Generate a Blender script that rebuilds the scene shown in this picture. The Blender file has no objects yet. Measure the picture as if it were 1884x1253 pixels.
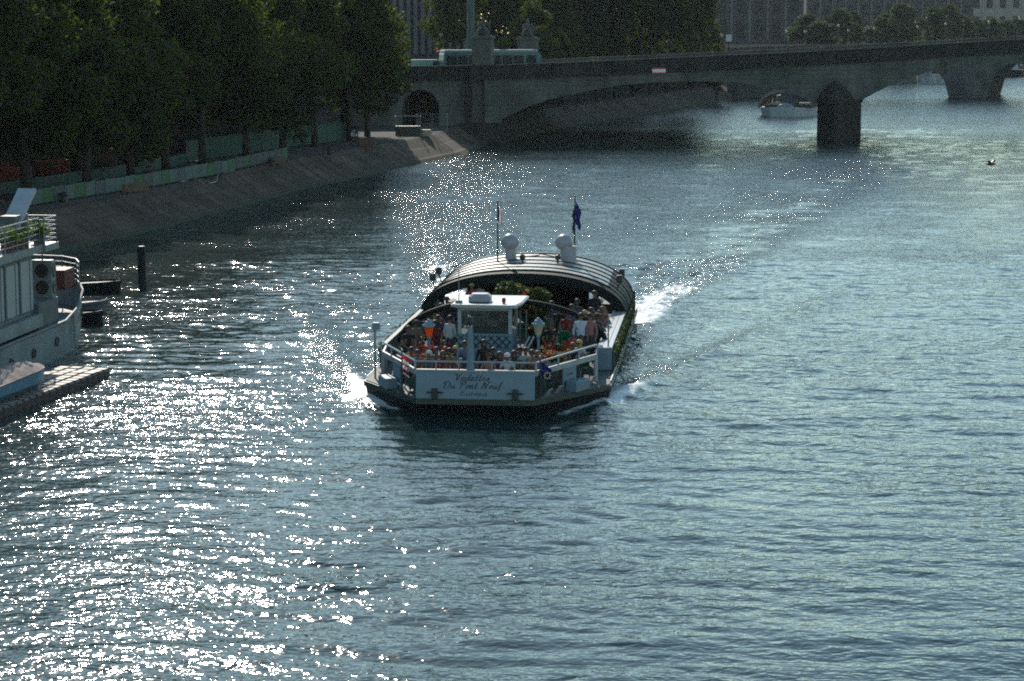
import bpy, bmesh, math, random
import numpy as np
from math import sin, cos, pi, radians as R
from mathutils import Vector, Matrix
random.seed(7); rng = np.random.default_rng(7)
scene = bpy.context.scene
# ------------------------------------------------------------------ camera
H = 13.0; F = 4000.0; CX = 942.0; CY = 626.5; TH = math.atan((CY - 35) / F)
cam = bpy.data.cameras.new('camera'); camo = bpy.data.objects.new('camera', cam)
scene.collection.objects.link(camo); scene.camera = camo
camo.location = (0, 0, H); camo.rotation_euler = (pi / 2 - TH, 0, 0)
cam.sensor_width = 36.0; cam.lens = 36.0 * F / 1884.0; cam.clip_start = 1.0; cam.clip_end = 6000
# ------------------------------------------------------------------ sky, sun, exposure
HAZE = 0.00006
SUN_AZ, SUN_EL = R(-10.5), R(30.0)
world = bpy.data.worlds.new('World'); scene.world = world; world.use_nodes = True
wn = world.node_tree; wn.nodes.clear()
wo = wn.nodes.new('ShaderNodeOutputWorld'); wb = wn.nodes.new('ShaderNodeBackground')
sk = wn.nodes.new('ShaderNodeTexSky'); sk.sky_type = 'NISHITA'; sk.sun_disc = False
sk.sun_elevation = SUN_EL; sk.sun_rotation = SUN_AZ; sk.air_density = 1.0; sk.dust_density = 0.1; sk.ozone_density = 1.6
wb.inputs['Strength'].default_value = 0.14
wt = wn.nodes.new('ShaderNodeMixRGB'); wt.blend_type = 'MULTIPLY'; wt.inputs[0].default_value = 1; wt.inputs[2].default_value = (0.95, 1.0, 0.85, 1)   # cool white balance
wn.links.new(sk.outputs[0], wt.inputs[1]); wn.links.new(wt.outputs[0], wb.inputs['Color']); wn.links.new(wb.outputs[0], wo.inputs['Surface'])
sl = bpy.data.lights.new('sun', 'SUN'); sl.energy = 2.8; sl.angle = R(0.5); sl.color = (1.0, 0.93, 0.82)
so = bpy.data.objects.new('sun', sl); scene.collection.objects.link(so)
sdir = Vector((sin(SUN_AZ) * cos(SUN_EL), cos(SUN_AZ) * cos(SUN_EL), sin(SUN_EL)))
so.rotation_euler = sdir.to_track_quat('Z', 'Y').to_euler(); so.location = sdir * 400
vs = scene.view_settings; vs.view_transform = 'Standard'; vs.look = 'None'; vs.gamma = 1; vs.exposure = 0.6
scene.cycles.use_denoising = False
scene.cycles.pixel_filter_type = 'BLACKMAN_HARRIS'; scene.cycles.filter_width = 1.9
scene.cycles.max_bounces = 6; scene.cycles.volume_bounces = 0; scene.cycles.transparent_max_bounces = 12
scene.cycles.sample_clamp_indirect = 3.0; scene.cycles.volume_step_rate = 5; scene.cycles.volume_max_steps = 64

# ------------------------------------------------------------------ pixel (1884x1253) <-> world, for reading real positions off the photo
def ray(px, py):
    a = (px - CX) / F; b = (CY - py) / F
    return (a, cos(TH) + b * sin(TH), -sin(TH) + b * cos(TH))
def at(px, py, z=0.0):
    d = ray(px, py); t = (z - H) / d[2]; return Vector((d[0] * t, d[1] * t, z))
def atY(px, py, Y):
    d = ray(px, py); t = Y / d[1]; return Vector((d[0] * t, Y, H + d[2] * t))

# ------------------------------------------------------------------ materials
M = {}
def nm(name):
    m = bpy.data.materials.new(name); m.use_nodes = True
    return m, m.node_tree.nodes, m.node_tree.links, m.node_tree.nodes['Principled BSDF']
def mat(name, col, rough=0.6, var=0.25, scale=1.5, bump=0.0, metal=0.0, spec=0.4, col2=None, detail=6, objcol=False, trans=0.0, bscale=None):
    m, N, L, P = nm(name)
    tc = N.new('ShaderNodeTexCoord'); nz = N.new('ShaderNodeTexNoise')
    nz.inputs['Scale'].default_value = scale; nz.inputs['Detail'].default_value = detail; nz.inputs['Roughness'].default_value = 0.62
    L.new(tc.outputs['Object'], nz.inputs['Vector'])
    rp = N.new('ShaderNodeValToRGB'); rp.color_ramp.elements[0].position = 0.3; rp.color_ramp.elements[1].position = 0.7
    c2 = col2 or tuple(c * (1 - var) for c in col)
    rp.color_ramp.elements[0].color = (*c2, 1); rp.color_ramp.elements[1].color = (*[min(1, c * (1 + var * 0.4)) for c in col], 1)
    L.new(nz.outputs['Fac'], rp.inputs['Fac'])
    if objcol:
        oi = N.new('ShaderNodeObjectInfo'); mx = N.new('ShaderNodeMixRGB'); mx.blend_type = 'MULTIPLY'; mx.inputs[0].default_value = 1
        L.new(oi.outputs['Color'], mx.inputs[1]); L.new(rp.outputs['Color'], mx.inputs[2]); L.new(mx.outputs[0], P.inputs['Base Color'])
    else:
        L.new(rp.outputs['Color'], P.inputs['Base Color'])
    P.inputs['Roughness'].default_value = rough; P.inputs['Metallic'].default_value = metal; P.inputs['Specular IOR Level'].default_value = spec
    if bump:
        n2 = N.new('ShaderNodeTexNoise'); n2.inputs['Scale'].default_value = bscale or scale * 8; n2.inputs['Detail'].default_value = 4
        L.new(tc.outputs['Object'], n2.inputs['Vector'])
        b = N.new('ShaderNodeBump'); b.inputs['Strength'].default_value = 1.0; b.inputs['Distance'].default_value = bump
        L.new(n2.outputs['Fac'], b.inputs['Height']); L.new(b.outputs[0], P.inputs['Normal'])
    if trans:
        tr = N.new('ShaderNodeBsdfTranslucent'); ms = N.new('ShaderNodeMixShader'); ms.inputs[0].default_value = trans
        src = mx.outputs[0] if objcol else rp.outputs['Color']
        hs = N.new('ShaderNodeMixRGB'); hs.blend_type = 'MULTIPLY'; hs.inputs[0].default_value = 1; hs.inputs[2].default_value = (3.8, 3.0, 0.45, 1) if name == 'tree_leaf' else (2.4, 2.0, .5, 1) if 'leaf' in name else (1, 1, 1, 1)
        L.new(src, hs.inputs[1]); L.new(hs.outputs[0], tr.inputs['Color'])
        L.new(P.outputs[0], ms.inputs[1]); L.new(tr.outputs[0], ms.inputs[2])
        L.new(ms.outputs[0], N['Material Output'].inputs['Surface'])
    M[name] = m; return m
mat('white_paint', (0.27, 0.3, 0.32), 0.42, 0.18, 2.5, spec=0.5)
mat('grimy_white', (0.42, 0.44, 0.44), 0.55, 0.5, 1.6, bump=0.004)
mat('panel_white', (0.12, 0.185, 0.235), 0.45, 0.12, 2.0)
mat('hull_green', (0.016, 0.035, 0.03), 0.4, 0.5, 3, bump=0.004)
mat('dark_green', (0.012, 0.024, 0.02), 0.5, 0.4, 3)
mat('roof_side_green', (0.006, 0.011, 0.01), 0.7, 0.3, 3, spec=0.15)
mat('black_hull', (0.006, 0.009, 0.01), 0.55, 0.4, 2, spec=0.2)
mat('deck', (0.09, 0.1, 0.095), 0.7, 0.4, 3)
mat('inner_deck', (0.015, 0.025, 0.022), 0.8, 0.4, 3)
mat('chair_green', (0.015, 0.16, 0.085), 0.35, 0.15, 4, trans=0.35)
mat('planter_white', (0.5, 0.48, 0.44), 0.6, 0.2, 3)
mat('flower_leaf', (0.03, 0.055, 0.015), 0.6, 0.5, 20, trans=0.3)
mat('flower_red', (0.55, 0.02, 0.015), 0.6, 0.3, 20, trans=0.3)
mat('flower_yellow', (0.5, 0.33, 0.05), 0.6, 0.3, 20, trans=0.3)
mat('lamp_orange', (0.85, 0.2, 0.02), 0.4, 0.1, 6, trans=0.6)
mat('lamp_glass', (0.5, 0.47, 0.4), 0.3, 0.1, 6, trans=0.5)
mat('metal_gray', (0.2, 0.21, 0.22), 0.5, 0.2, 5, metal=0.6)
mat('dark_metal', (0.02, 0.022, 0.024), 0.5, 0.3, 5)
mat('letter_ink', (0.012, 0.03, 0.045), 0.6, 0.1, 5)
mat('flag_blue', (0.006, 0.014, 0.1), 0.8, 0.2, 8, trans=0.3)
mat('flag_red', (0.5, 0.02, 0.03), 0.8, 0.2, 8, trans=0.4)
mat('flag_white', (0.7, 0.7, 0.7), 0.8, 0.2, 8, trans=0.4)
mat('star_yellow', (0.6, 0.5, 0.1), 0.8, 0.1, 8)
mat('dome_white', (0.27, 0.265, 0.3), 0.35, 0.08, 3)
mat('skin', (0.19, 0.1, 0.07), 0.55, 0.1, 20)
mat('cloth', (1, 1, 1), 0.85, 0.15, 12, objcol=True)
mat('trousers', (0.03, 0.04, 0.06), 0.85, 0.3, 8)
mat('hair', (1, 1, 1), 0.6, 0.3, 30, objcol=True)
mat('eye_dark', (0.02, 0.015, 0.012), 0.4, 0, 5)
mat('red_paint', (0.2, 0.02, 0.015), 0.5, 0.35, 2)
mat('rust_red', (0.11, 0.016, 0.012), 0.6, 0.6, 1.2)
mat('bark', (0.035, 0.03, 0.025), 0.95, 0.5, 4, bump=0.03)
mat('brown_wood', (0.09, 0.045, 0.025), 0.8, 0.4, 3)
mat('raw_wood', (0.12, 0.085, 0.055), 0.8, 0.3, 3)
mat('fence_green', (0.012, 0.065, 0.042), 0.55, 0.35, 1.2)
mat('fence_light', (0.055, 0.095, 0.085), 0.55, 0.25, 1.2)
mat('fence_bright_green', (0.015, 0.08, 0.022), 0.55, 0.2, 1.2)
mat('fence_grey', (0.04, 0.055, 0.06), 0.55, 0.25, 1.2)
mat('brown_plastic', (0.055, 0.035, 0.03), 0.5, 0.4, 2)
mat('dock_top', (0.3, 0.25, 0.2), 0.6, 0.5, 3, bump=0.01)
mat('dinghy_blue', (0.1, 0.2, 0.28), 0.4, 0.25, 2)
mat('dinghy_cover', (0.3, 0.23, 0.2), 0.85, 0.5, 2, bump=0.03)
mat('houseboat_white', (0.16, 0.195, 0.205), 0.5, 0.45, 1.2, bump=0.006)
mat('houseboat_grey', (0.09, 0.11, 0.115), 0.6, 0.4, 1.5)
mat('shutter', (0.25, 0.28, 0.29), 0.5, 0.1, 2)
mat('terracotta', (0.12, 0.05, 0.035), 0.8, 0.3, 4)
mat('plant_leaf', (0.08, 0.15, 0.02), 0.6, 0.5, 10, trans=0.4)
mat('bus_teal', (0.018, 0.09, 0.1), 0.35, 0.15, 1)
mat('bus_roof', (0.13, 0.19, 0.2), 0.35, 0.1, 1)
mat('car_paint', (1, 1, 1), 0.3, 0.05, 2, objcol=True, spec=0.6)
mat('tyre', (0.01, 0.01, 0.01), 0.8, 0.2, 5)
mat('asphalt', (0.05, 0.05, 0.05), 0.85, 0.3, 0.6, bump=0.01)
mat('pavement', (0.045, 0.045, 0.042), 1.0, 0.3, 0.8, spec=0)
mat('earth', (0.06, 0.055, 0.045), 0.95, 0.5, 0.4, bump=0.05)
mat('statue_stone', (0.07, 0.075, 0.07), 0.85, 0.4, 1.5, bump=0.05)
mat('teal_pole', (0.012, 0.055, 0.06), 0.5, 0.15, 0.6)
mat('facade_dark', (0.05, 0.052, 0.058), 0.85, 0.3, 0.3)
mat('facade_trim', (0.1, 0.102, 0.105), 0.85, 0.2, 0.3)
mat('facade_hazed', (0.24, 0.225, 0.21), 0.85, 0.25, 0.3)  # lightened so the colour itself carries distance haze
mat('slate', (0.06, 0.07, 0.085), 0.6, 0.2, 0.5)
mat('foam_white', (0.75, 0.78, 0.78), 0.7, 0.2, 6)
mat('river_boat_cream', (0.3, 0.29, 0.28), 0.5, 0.3, 1)
mat('sign_white', (0.6, 0.6, 0.62), 0.5, 0.05, 5)
mat('sign_red', (0.4, 0.02, 0.02), 0.5, 0.05, 5)
mat('blue_tarp', (0.02, 0.06, 0.2), 0.7, 0.2, 5)
mat('moss', (0.03, 0.045, 0.02), 0.95, 0.5, 2)
def leafmat(name, col, trans, far=False):
    m = mat(name, col, 0.65, 0.7, 0.35 if not far else 0.15, trans=trans, spec=0.25, col2=(col[0] * 0.35, col[1] * 0.45, col[2] * 0.5))
    return m
leafmat('tree_leaf', (0.024, 0.038, 0.012), 0.5); leafmat('tree_leaf_far', (0.055, 0.08, 0.045), 0.3, True)  # far leaves are paler, with some haze put into their colour
# dark glass, smoky glass
def glass(name, col, rough, alpha):
    m, N, L, P = nm(name)
    P.inputs['Base Color'].default_value = (*col, 1); P.inputs['Roughness'].default_value = rough
    P.inputs['Specular IOR Level'].default_value = 0.6
    tr = N.new('ShaderNodeBsdfTransparent'); ms = N.new('ShaderNodeMixShader'); ms.inputs[0].default_value = alpha
    L.new(tr.outputs[0], ms.inputs[1]); L.new(P.outputs[0], ms.inputs[2]); L.new(ms.outputs[0], N['Material Output'].inputs['Surface'])
    M[name] = m
glass('dark_glass', (0.01, 0.014, 0.014), 0.06, 0.85); glass('clear_glass', (0.05, 0.07, 0.07), 0.05, 0.35); glass('window_glass', (0.008, 0.012, 0.016), 0.35, 1.0); M['window_glass'].node_tree.nodes['Principled BSDF'].inputs['Specular IOR Level'].default_value = .15
# roof louvres: pale frosted sheets with fine seams
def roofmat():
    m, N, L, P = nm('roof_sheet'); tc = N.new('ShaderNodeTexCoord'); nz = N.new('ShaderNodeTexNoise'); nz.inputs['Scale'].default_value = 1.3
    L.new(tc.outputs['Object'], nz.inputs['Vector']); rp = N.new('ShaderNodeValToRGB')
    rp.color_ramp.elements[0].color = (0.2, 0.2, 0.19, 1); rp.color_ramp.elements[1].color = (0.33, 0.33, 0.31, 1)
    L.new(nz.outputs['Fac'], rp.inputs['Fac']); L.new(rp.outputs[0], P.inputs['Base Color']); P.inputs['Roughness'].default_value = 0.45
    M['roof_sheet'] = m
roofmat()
# stone: courses of blocks, stains running down
def stone(name, c1, c2, sx=1.1, sy=0.45, stain=0.5, axis='u', mortar=0.8):
    m, N, L, P = nm(name)
    uv = N.new('ShaderNodeUVMap'); br = N.new('ShaderNodeTexBrick')
    br.inputs['Scale'].default_value = 1; br.inputs['Brick Width'].default_value = sx; br.inputs['Row Height'].default_value = sy
    br.inputs['Mortar Size'].default_value = 0.018; br.inputs['Mortar Smooth'].default_value = 0.6
    br.inputs['Color1'].default_value = (*c1, 1); br.inputs['Color2'].default_value = (*c2, 1)
    br.inputs['Mortar'].default_value = (*[c * mortar for c in c2], 1)
    L.new(uv.outputs[0], br.inputs['Vector'])
    mp = N.new('ShaderNodeMapping'); mp.inputs['Scale'].default_value = (0.9, 0.12, 1); L.new(uv.outputs[0], mp.inputs['Vector'])
    nz = N.new('ShaderNodeTexNoise'); nz.inputs['Scale'].default_value = 1.0; nz.inputs['Detail'].default_value = 7; nz.inputs['Roughness'].default_value = 0.65
    L.new(mp.outputs[0], nz.inputs['Vector'])
    rp = N.new('ShaderNodeValToRGB'); rp.color_ramp.elements[0].position = 0.36; rp.color_ramp.elements[1].position = 0.6
    rp.color_ramp.elements[0].color = (1 - stain, 1 - stain, 1 - stain, 1); rp.color_ramp.elements[1].color = (1, 1, 1, 1)
    L.new(nz.outputs['Fac'], rp.inputs['Fac'])
    mx = N.new('ShaderNodeMixRGB'); mx.blend_type = 'MULTIPLY'; mx.inputs[0].default_value = 1
    L.new(br.outputs['Color'], mx.inputs[1]); L.new(rp.outputs['Color'], mx.inputs[2])
    n3 = N.new('ShaderNodeTexNoise'); n3.inputs['Scale'].default_value = 0.35; n3.inputs['Detail'].default_value = 5; L.new(uv.outputs[0], n3.inputs['Vector'])
    r3 = N.new('ShaderNodeValToRGB'); r3.color_ramp.elements[0].position = 0.35; r3.color_ramp.elements[1].position = 0.65
    r3.color_ramp.elements[0].color = (0.6, 0.62, 0.58, 1); r3.color_ramp.elements[1].color = (1.1, 1.08, 1.05, 1); L.new(n3.outputs['Fac'], r3.inputs['Fac'])
    m3 = N.new('ShaderNodeMixRGB'); m3.blend_type = 'MULTIPLY'; m3.inputs[0].default_value = 1; L.new(mx.outputs[0], m3.inputs[1]); L.new(r3.outputs[0], m3.inputs[2])
    L.new(m3.outputs[0], P.inputs['Base Color']); P.inputs['Roughness'].default_value = 0.9; P.inputs['Specular IOR Level'].default_value = 0.25
    b = N.new('ShaderNodeBump'); b.inputs['Distance'].default_value = 0.03; L.new(br.outputs['Fac'], b.inputs['Height']); b.invert = True
    L.new(b.outputs[0], P.inputs['Normal'])
    M[name] = m
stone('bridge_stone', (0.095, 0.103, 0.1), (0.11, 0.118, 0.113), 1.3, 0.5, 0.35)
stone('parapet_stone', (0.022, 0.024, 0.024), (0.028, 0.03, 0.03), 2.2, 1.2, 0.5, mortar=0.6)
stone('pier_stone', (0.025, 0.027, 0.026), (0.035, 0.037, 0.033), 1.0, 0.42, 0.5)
stone('quay_stone', (0.11, 0.1, 0.085), (0.14, 0.12, 0.1), 0.9, 0.35, 0.55)
stone('slope_stone', (0.085, 0.064, 0.047), (0.112, 0.084, 0.06), 2.4, 0.9, 0.6, mortar=.4)
stone('wall_stone', (0.05, 0.052, 0.05), (0.062, 0.063, 0.06), 1.2, 0.5, 0.4)

# ------------------------------------------------------------------ mesh builder
class MB:
    def __init__(s): s.v = []; s.f = []; s.m = []; s.uv = []; s.mats = []
    def mi(s, name):
        if name not in s.mats: s.mats.append(name)
        return s.mats.index(name)
    def face(s, pts, m, uv=None):
        i = len(s.v); s.v += [tuple(p) for p in pts]; s.f.append(tuple(range(i, i + len(pts)))); s.m.append(s.mi(m)); s.uv.append(uv)
    def box(s, x0, x1, y0, y1, z0, z1, m, T=None):
        c = [(x0, y0, z0), (x1, y0, z0), (x1, y1, z0), (x0, y1, z0), (x0, y0, z1), (x1, y0, z1), (x1, y1, z1), (x0, y1, z1)]
        if T is not None: c = [tuple(T @ Vector(p)) for p in c]
        i = len(s.v); s.v += c; k = s.mi(m)
        for f in ((0, 3, 2, 1), (4, 5, 6, 7), (0, 1, 5, 4), (1, 2, 6, 5), (2, 3, 7, 6), (3, 0, 4, 7)):
            s.f.append(tuple(i + j for j in f)); s.m.append(k); s.uv.append(None)
    def rbox(s, x0, x1, y0, y1, z0, z1, m, r=0.03, T=None):
        # box with chamfered vertical edges and top
        pts = [(x0 + r, y0), (x1 - r, y0), (x1, y0 + r), (x1, y1 - r), (x1 - r, y1), (x0 + r, y1), (x0, y1 - r), (x0, y0 + r)]
        cx, cy = (x0 + x1) / 2, (y0 + y1) / 2
        top = [(x - math.copysign(r, x - cx), y - math.copysign(r, y - cy)) for x, y in pts]
        s.loft([[(x, y, z0) for x, y in pts], [(x, y, z1 - r) for x, y in pts], [(x, y, z1) for x, y in top]], m, cap=True, T=T)
    def loft(s, rings, m, closed=True, cap=False, T=None):
        n = len(rings[0]); i0 = len(s.v); k = s.mi(m)
        for r in rings: s.v += [tuple(T @ Vector(p)) if T is not None else tuple(p) for p in r]
        for a in range(len(rings) - 1):
            for j in range(n if closed else n - 1):
                j2 = (j + 1) % n
                s.f.append((i0 + a * n + j, i0 + a * n + j2, i0 + (a + 1) * n + j2, i0 + (a + 1) * n + j)); s.m.append(k); s.uv.append(None)
        if cap:
            s.f.append(tuple(i0 + j for j in reversed(range(n)))); s.m.append(k); s.uv.append(None)
            s.f.append(tuple(i0 + (len(rings) - 1) * n + j for j in range(n))); s.m.append(k); s.uv.append(None)
    def tube(s, pts, rad, m, n=8, cap=True, T=None):
        pts = [Vector(p) for p in pts]; rads = rad if isinstance(rad, (list, tuple)) else [rad] * len(pts)
        rings = []; up = Vector((0.13, 0.21, 0.97))
        for i, p in enumerate(pts):
            d = (pts[min(i + 1, len(pts) - 1)] - pts[max(i - 1, 0)])
            if d.length < 1e-9: d = Vector((0, 0, 1))
            d.normalize(); a = d.cross(up)
            if a.length < 0.1: a = d.cross(Vector((1, 0, 0)))
            a.normalize(); b = d.cross(a)
            rings.append([p + (a * cos(2 * pi * j / n) + b * sin(2 * pi * j / n)) * rads[i] for j in range(n)])
        s.loft(rings, m, cap=cap, T=T)
    def lathe(s, prof, m, n=16, c=(0, 0, 0), T=None):
        rings = [[(c[0] + r * cos(2 * pi * j / n), c[1] + r * sin(2 * pi * j / n), c[2] + z) for j in range(n)] for r, z in prof]
        s.loft(rings, m, cap=True, T=T)
    def ball(s, c, r, m, n=10, sq=(1, 1, 1)):
        s.lathe([(max(1e-4, r * sin(pi * k / n)), -r * cos(pi * k / n)) for k in range(n + 1)], m, n + 2,
                T=Matrix.Translation(c) @ Matrix.Diagonal((*sq, 1)))
    def prism(s, poly, z0, z1, m, T=None):
        s.loft([[(x, y, z0) for x, y in poly], [(x, y, z1) for x, y in poly]], m, cap=True, T=T)
    def leaves(s, pts, size, m, flat=0.0):
        k = s.mi(m); n = len(pts)
        a = rng.normal(size=(n, 3)); a /= np.linalg.norm(a, axis=1)[:, None]
        b = rng.normal(size=(n, 3)); b -= (b * a).sum(1)[:, None] * a; b /= np.linalg.norm(b, axis=1)[:, None]
        sz = size * rng.uniform(0.6, 1.3, n)[:, None]
        P = np.asarray(pts); q = [P - a * sz, P - b * sz * 0.6 + a * sz * 0.1, P + a * sz, P + b * sz * 0.6 + a * sz * 0.1]
        i0 = len(s.v)
        V = np.stack(q, 1).reshape(-1, 3); s.v += [tuple(x) for x in V.tolist()]
        for i in range(n):
            j = i0 + 4 * i; s.f.append((j, j + 1, j + 2, j + 3)); s.m.append(k); s.uv.append(None)
    def mesh(s, name, smooth=False):
        me = bpy.data.meshes.new(name); me.from_pydata(s.v, [], s.f)
        for x in s.mats: me.materials.append(M[x])
        me.polygons.foreach_set('material_index', s.m)
        if any(u is not None for u in s.uv) :
            ul = me.uv_layers.new(name='UVMap'); 
            for p, u in zip(me.polygons, s.uv):
                if u is not None:
                    for li, c in zip(p.loop_indices, u): ul.data[li].uv = c
        if smooth: me.polygons.foreach_set('use_smooth', [True] * len(s.f))
        me.update(); return me
    def build(s, name, parent=None, smooth=False, autouv=False, **kw):
        me = s.mesh(name, smooth)
        if autouv: cubeuv(me)
        return link(name, me, parent, **kw)
def cubeuv(me):
    if not me.uv_layers: me.uv_layers.new(name='UVMap')
    ul = me.uv_layers[0]
    for p in me.polygons:
        n = p.normal; 
        for li in p.loop_indices:
            c = me.vertices[me.loops[li].vertex_index].co
            if abs(n.z) > 0.7: ul.data[li].uv = (c.x, c.y)
            elif abs(n.x) > abs(n.y): ul.data[li].uv = (c.y, c.z)
            else: ul.data[li].uv = (c.x, c.z)
def tag(o, label=None, cat=None, group=None, kind=None):
    if label: o['label'] = label
    if cat: o['category'] = cat
    if group: o['group'] = group
    if kind: o['kind'] = kind
    return o
def link(name, data, parent=None, loc=None, rz=None, label=None, cat=None, group=None, kind=None):
    o = bpy.data.objects.new(name, data); scene.collection.objects.link(o)
    if parent: o.parent = parent
    if loc is not None: o.location = loc
    if rz is not None: o.rotation_euler = (0, 0, rz)
    return tag(o, label, cat, group, kind)
def thing(name, label, cat, loc=(0, 0, 0), rz=0.0, group=None):
    return link(name, None, None, loc, rz, label, cat, group)
def kids(o): return [c for c in scene.collection.objects if c.parent == o]
def dup(root, loc=None, rz=None, label=None, ch=None, scale=None, group=None):
    r = root.copy(); scene.collection.objects.link(r)
    if loc is not None: r.location = loc
    if rz is not None: r.rotation_euler = (0, 0, rz)
    if label: r['label'] = label
    if group: r['group'] = group
    if scale is not None: r.scale = scale
    def rec(src, dst):
        for c in list(src.children):
            k = c.copy(); scene.collection.objects.link(k); k.parent = dst; rec(c, k)
    rec(root, r); return r

# ================================================================== RIVER WATER
BO = Vector((-1.222, 70.288, 0)); BH = R(5.872)        # boat bow centre, heading
def b2w(x, y): return (BO.x + x * cos(BH) + y * sin(BH), BO.y - x * sin(BH) + y * cos(BH))
def w2b(X, Y):
    dx, dy = X - BO.x, Y - BO.y
    return dx * cos(BH) - dy * sin(BH), dx * sin(BH) + dy * cos(BH)
WV = []
for i in range(70):
    lam = 0.45 * (9.0 / 0.45) ** rng.random(); th = pi / 2 + rng.normal() * 0.62
    k = 2 * pi / lam; amp = 0.0125 * lam ** 0.38 * (0.55 + 0.9 * rng.random())
    if lam > 3.5: amp *= 0.5
    WV.append((k * cos(th), k * sin(th), rng.random() * 2 * pi, amp, lam))
WK = []
for i in range(36):
    lam = 0.5 * (3.2 / 0.5) ** rng.random(); th = rng.random() * 2 * pi; k = 2 * pi / lam
    WK.append((k * cos(th), k * sin(th), rng.random() * 2 * pi, 0.010 * lam ** 0.8, lam))
def vnoise(X, Y, s, seed):
    g = np.random.default_rng(seed).random((256, 256)); x = X * s + 1000; y = Y * s + 1000
    xi = np.floor(x).astype(int); yi = np.floor(y).astype(int); fx = x - xi; fy = y - yi
    fx = fx * fx * (3 - 2 * fx); fy = fy * fy * (3 - 2 * fy)
    a = g[xi % 256, yi % 256]; b = g[(xi + 1) % 256, yi % 256]; c = g[xi % 256, (yi + 1) % 256]; d = g[(xi + 1) % 256, (yi + 1) % 256]
    return (a * (1 - fx) + b * fx) * (1 - fy) + (c * (1 - fx) + d * fx) * fy
def sst(a, b, x):
    t = np.clip((x - a) / (b - a), 0, 1); return t * t * (3 - 2 * t)
def water_z(X, Y, cell):
    Z = np.zeros_like(X)
    pw = 0.55 + 0.9 * vnoise(X, Y * 0.6, 0.09, 1) + 0.3 * (vnoise(X, Y, 0.4, 2) - 0.5)
    xw = X + 0.8 * vnoise(X, Y, 0.25, 8); yw = Y + 0.8 * vnoise(X, Y, 0.22, 9)
    for kx, ky, ph, a, lam in WV:
        f = np.clip((lam / cell - 3.0) / 2.0, 0, 1)
        if np.max(f) > 0: Z += f * a * np.sin(kx * xw + ky * yw + ph)
    Z *= pw * 0.27
    xb, yb = w2b(X, Y)
    # turbulent wake: inside a V that widens behind the stern, strongest along its edges
    wid = 4.5 + 0.165 * np.maximum(yb - 26, 0); e = np.abs(xb) / wid
    m = (1 - sst(0.9, 1.25, e)) * sst(2, 12, yb) * (1 - sst(90, 150, yb)) * (0.45 + 0.55 * sst(0.4, 0.95, e))
    m *= 0.5 + vnoise(X, Y, 0.15, 3)
    T = np.zeros_like(X)
    for kx, ky, ph, a, lam in WK:
        f = np.clip((lam / cell - 3.0) / 2.0, 0, 1)
        if np.max(f) > 0: T += f * a * np.sin(kx * xw + ky * yw + ph)
    Z += T * m * 0.6
    # diverging bow crests
    for sgn in (-1, 1):
        xs = xb * sgn
        for off, amp, w in ((0.0, 0.13, 0.5), (1.5, -0.05, 0.7), (2.9, 0.05, 0.8), (5.4, 0.03, 1.0), (8.2, 0.025, 1.2)):
            q = xs - (4.5 + 0.30 * (yb - 5 + off * -1.0)) * 1.0 + off * 0.5
            Z += amp * np.exp(-(q / w) ** 2) * sst(1.5 + off, 5 + off, yb) * np.exp(-np.maximum(yb - 5, 0) / 26) * (0.7 + 0.6 * vnoise(X, Y, 0.5, 5))
    # the bow pushes water up and out
    r = np.hypot(xb / 3.6, (yb - 2.2) / 3.4)
    Z += 0.10 * sst(0.2, 2.5, yb) * np.exp(-((r - 1.12) / 0.16) ** 2) * (0.5 + vnoise(X, Y, 1.2, 6))
    return Z
def foam_glint_mask(X, Y):  # white water at the hull, plus white in place of glitter along the wake
    xb, yb = w2b(X, Y); n = 0.6 * vnoise(X, Y, 2.2, 11) + 0.4 * vnoise(X, Y, 6.0, 12)
    xs = np.abs(xb)
    edge = np.where(yb < 3.5, 1.95 + 2.33 * np.clip(yb / 3.5, 0, 1), 4.28)
    dd = xs - edge                                       # distance outside the hull
    w = np.where(xb < 0, 2.8, 1.3)
    a = np.exp(-np.maximum(dd, 0) / (0.5 * w)) * sst(0.3, 2.0, yb) * (1 - sst(5, 11, yb)) * (dd > -0.6)
    cr = np.exp(-((xs - (4.6 + 0.30 * (yb - 5))) / 0.42) ** 2) * sst(2, 5, yb) * np.exp(-np.maximum(yb - 6, 0) / np.where(xb < 0, 9.0, 6.5))
    st = np.exp(-((xs - 4.0) / 1.5) ** 2) * sst(22, 24, yb) * np.exp(-np.maximum(yb - 24, 0) / 12) * 0.9
    side = np.exp(-np.maximum(dd, 0) / 0.25) * sst(4, 8, yb) * (1 - sst(23, 26, yb)) * 0.45 * (dd > -0.6)
    ed = np.exp(-((xs - (4.3 + .165 * np.maximum(yb - 26, 0))) / (.9 + .012 * yb)) ** 2) * sst(21, 26, yb) * np.exp(-np.maximum(yb - 28, 0) / 60) * (.5 + .3 * vnoise(X, Y, .3, 41) + .3 * vnoise(X, Y, 1.1, 42)) + np.exp(-(xs / 4.5) ** 4) * sst(23, 25, yb) * np.exp(-np.maximum(yb - 24, 0) / 22) * .55
    A = a + cr * 0.72 + st * .55 + side + ed; n = n * .75 + .25 * vnoise(X, Y * 1.3, 9.0, 13)
    return np.clip((A + n - 0.98) * 1.9, 0, 1) * (A > 0.06)
def calm_mask(X, Y):
    xb, yb = w2b(X, Y); m = np.exp(-(xb / 5.0) ** 4) * sst(-11, -3, yb) * (1 - sst(0, 1.5, yb))
    # sheltered water along the left bank, in the lee of the houseboat
    n = vnoise(X, Y, .16, 31)
    lee = (1 - sst(-13.0, -5.0, X + (n - .5) * 9)) * sst(72, 84, Y + (n - .5) * 14) * (1 - sst(122, 150, Y))
    return np.maximum(m, lee * (.2 + .55 * vnoise(X, Y, .35, 33)))
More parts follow.
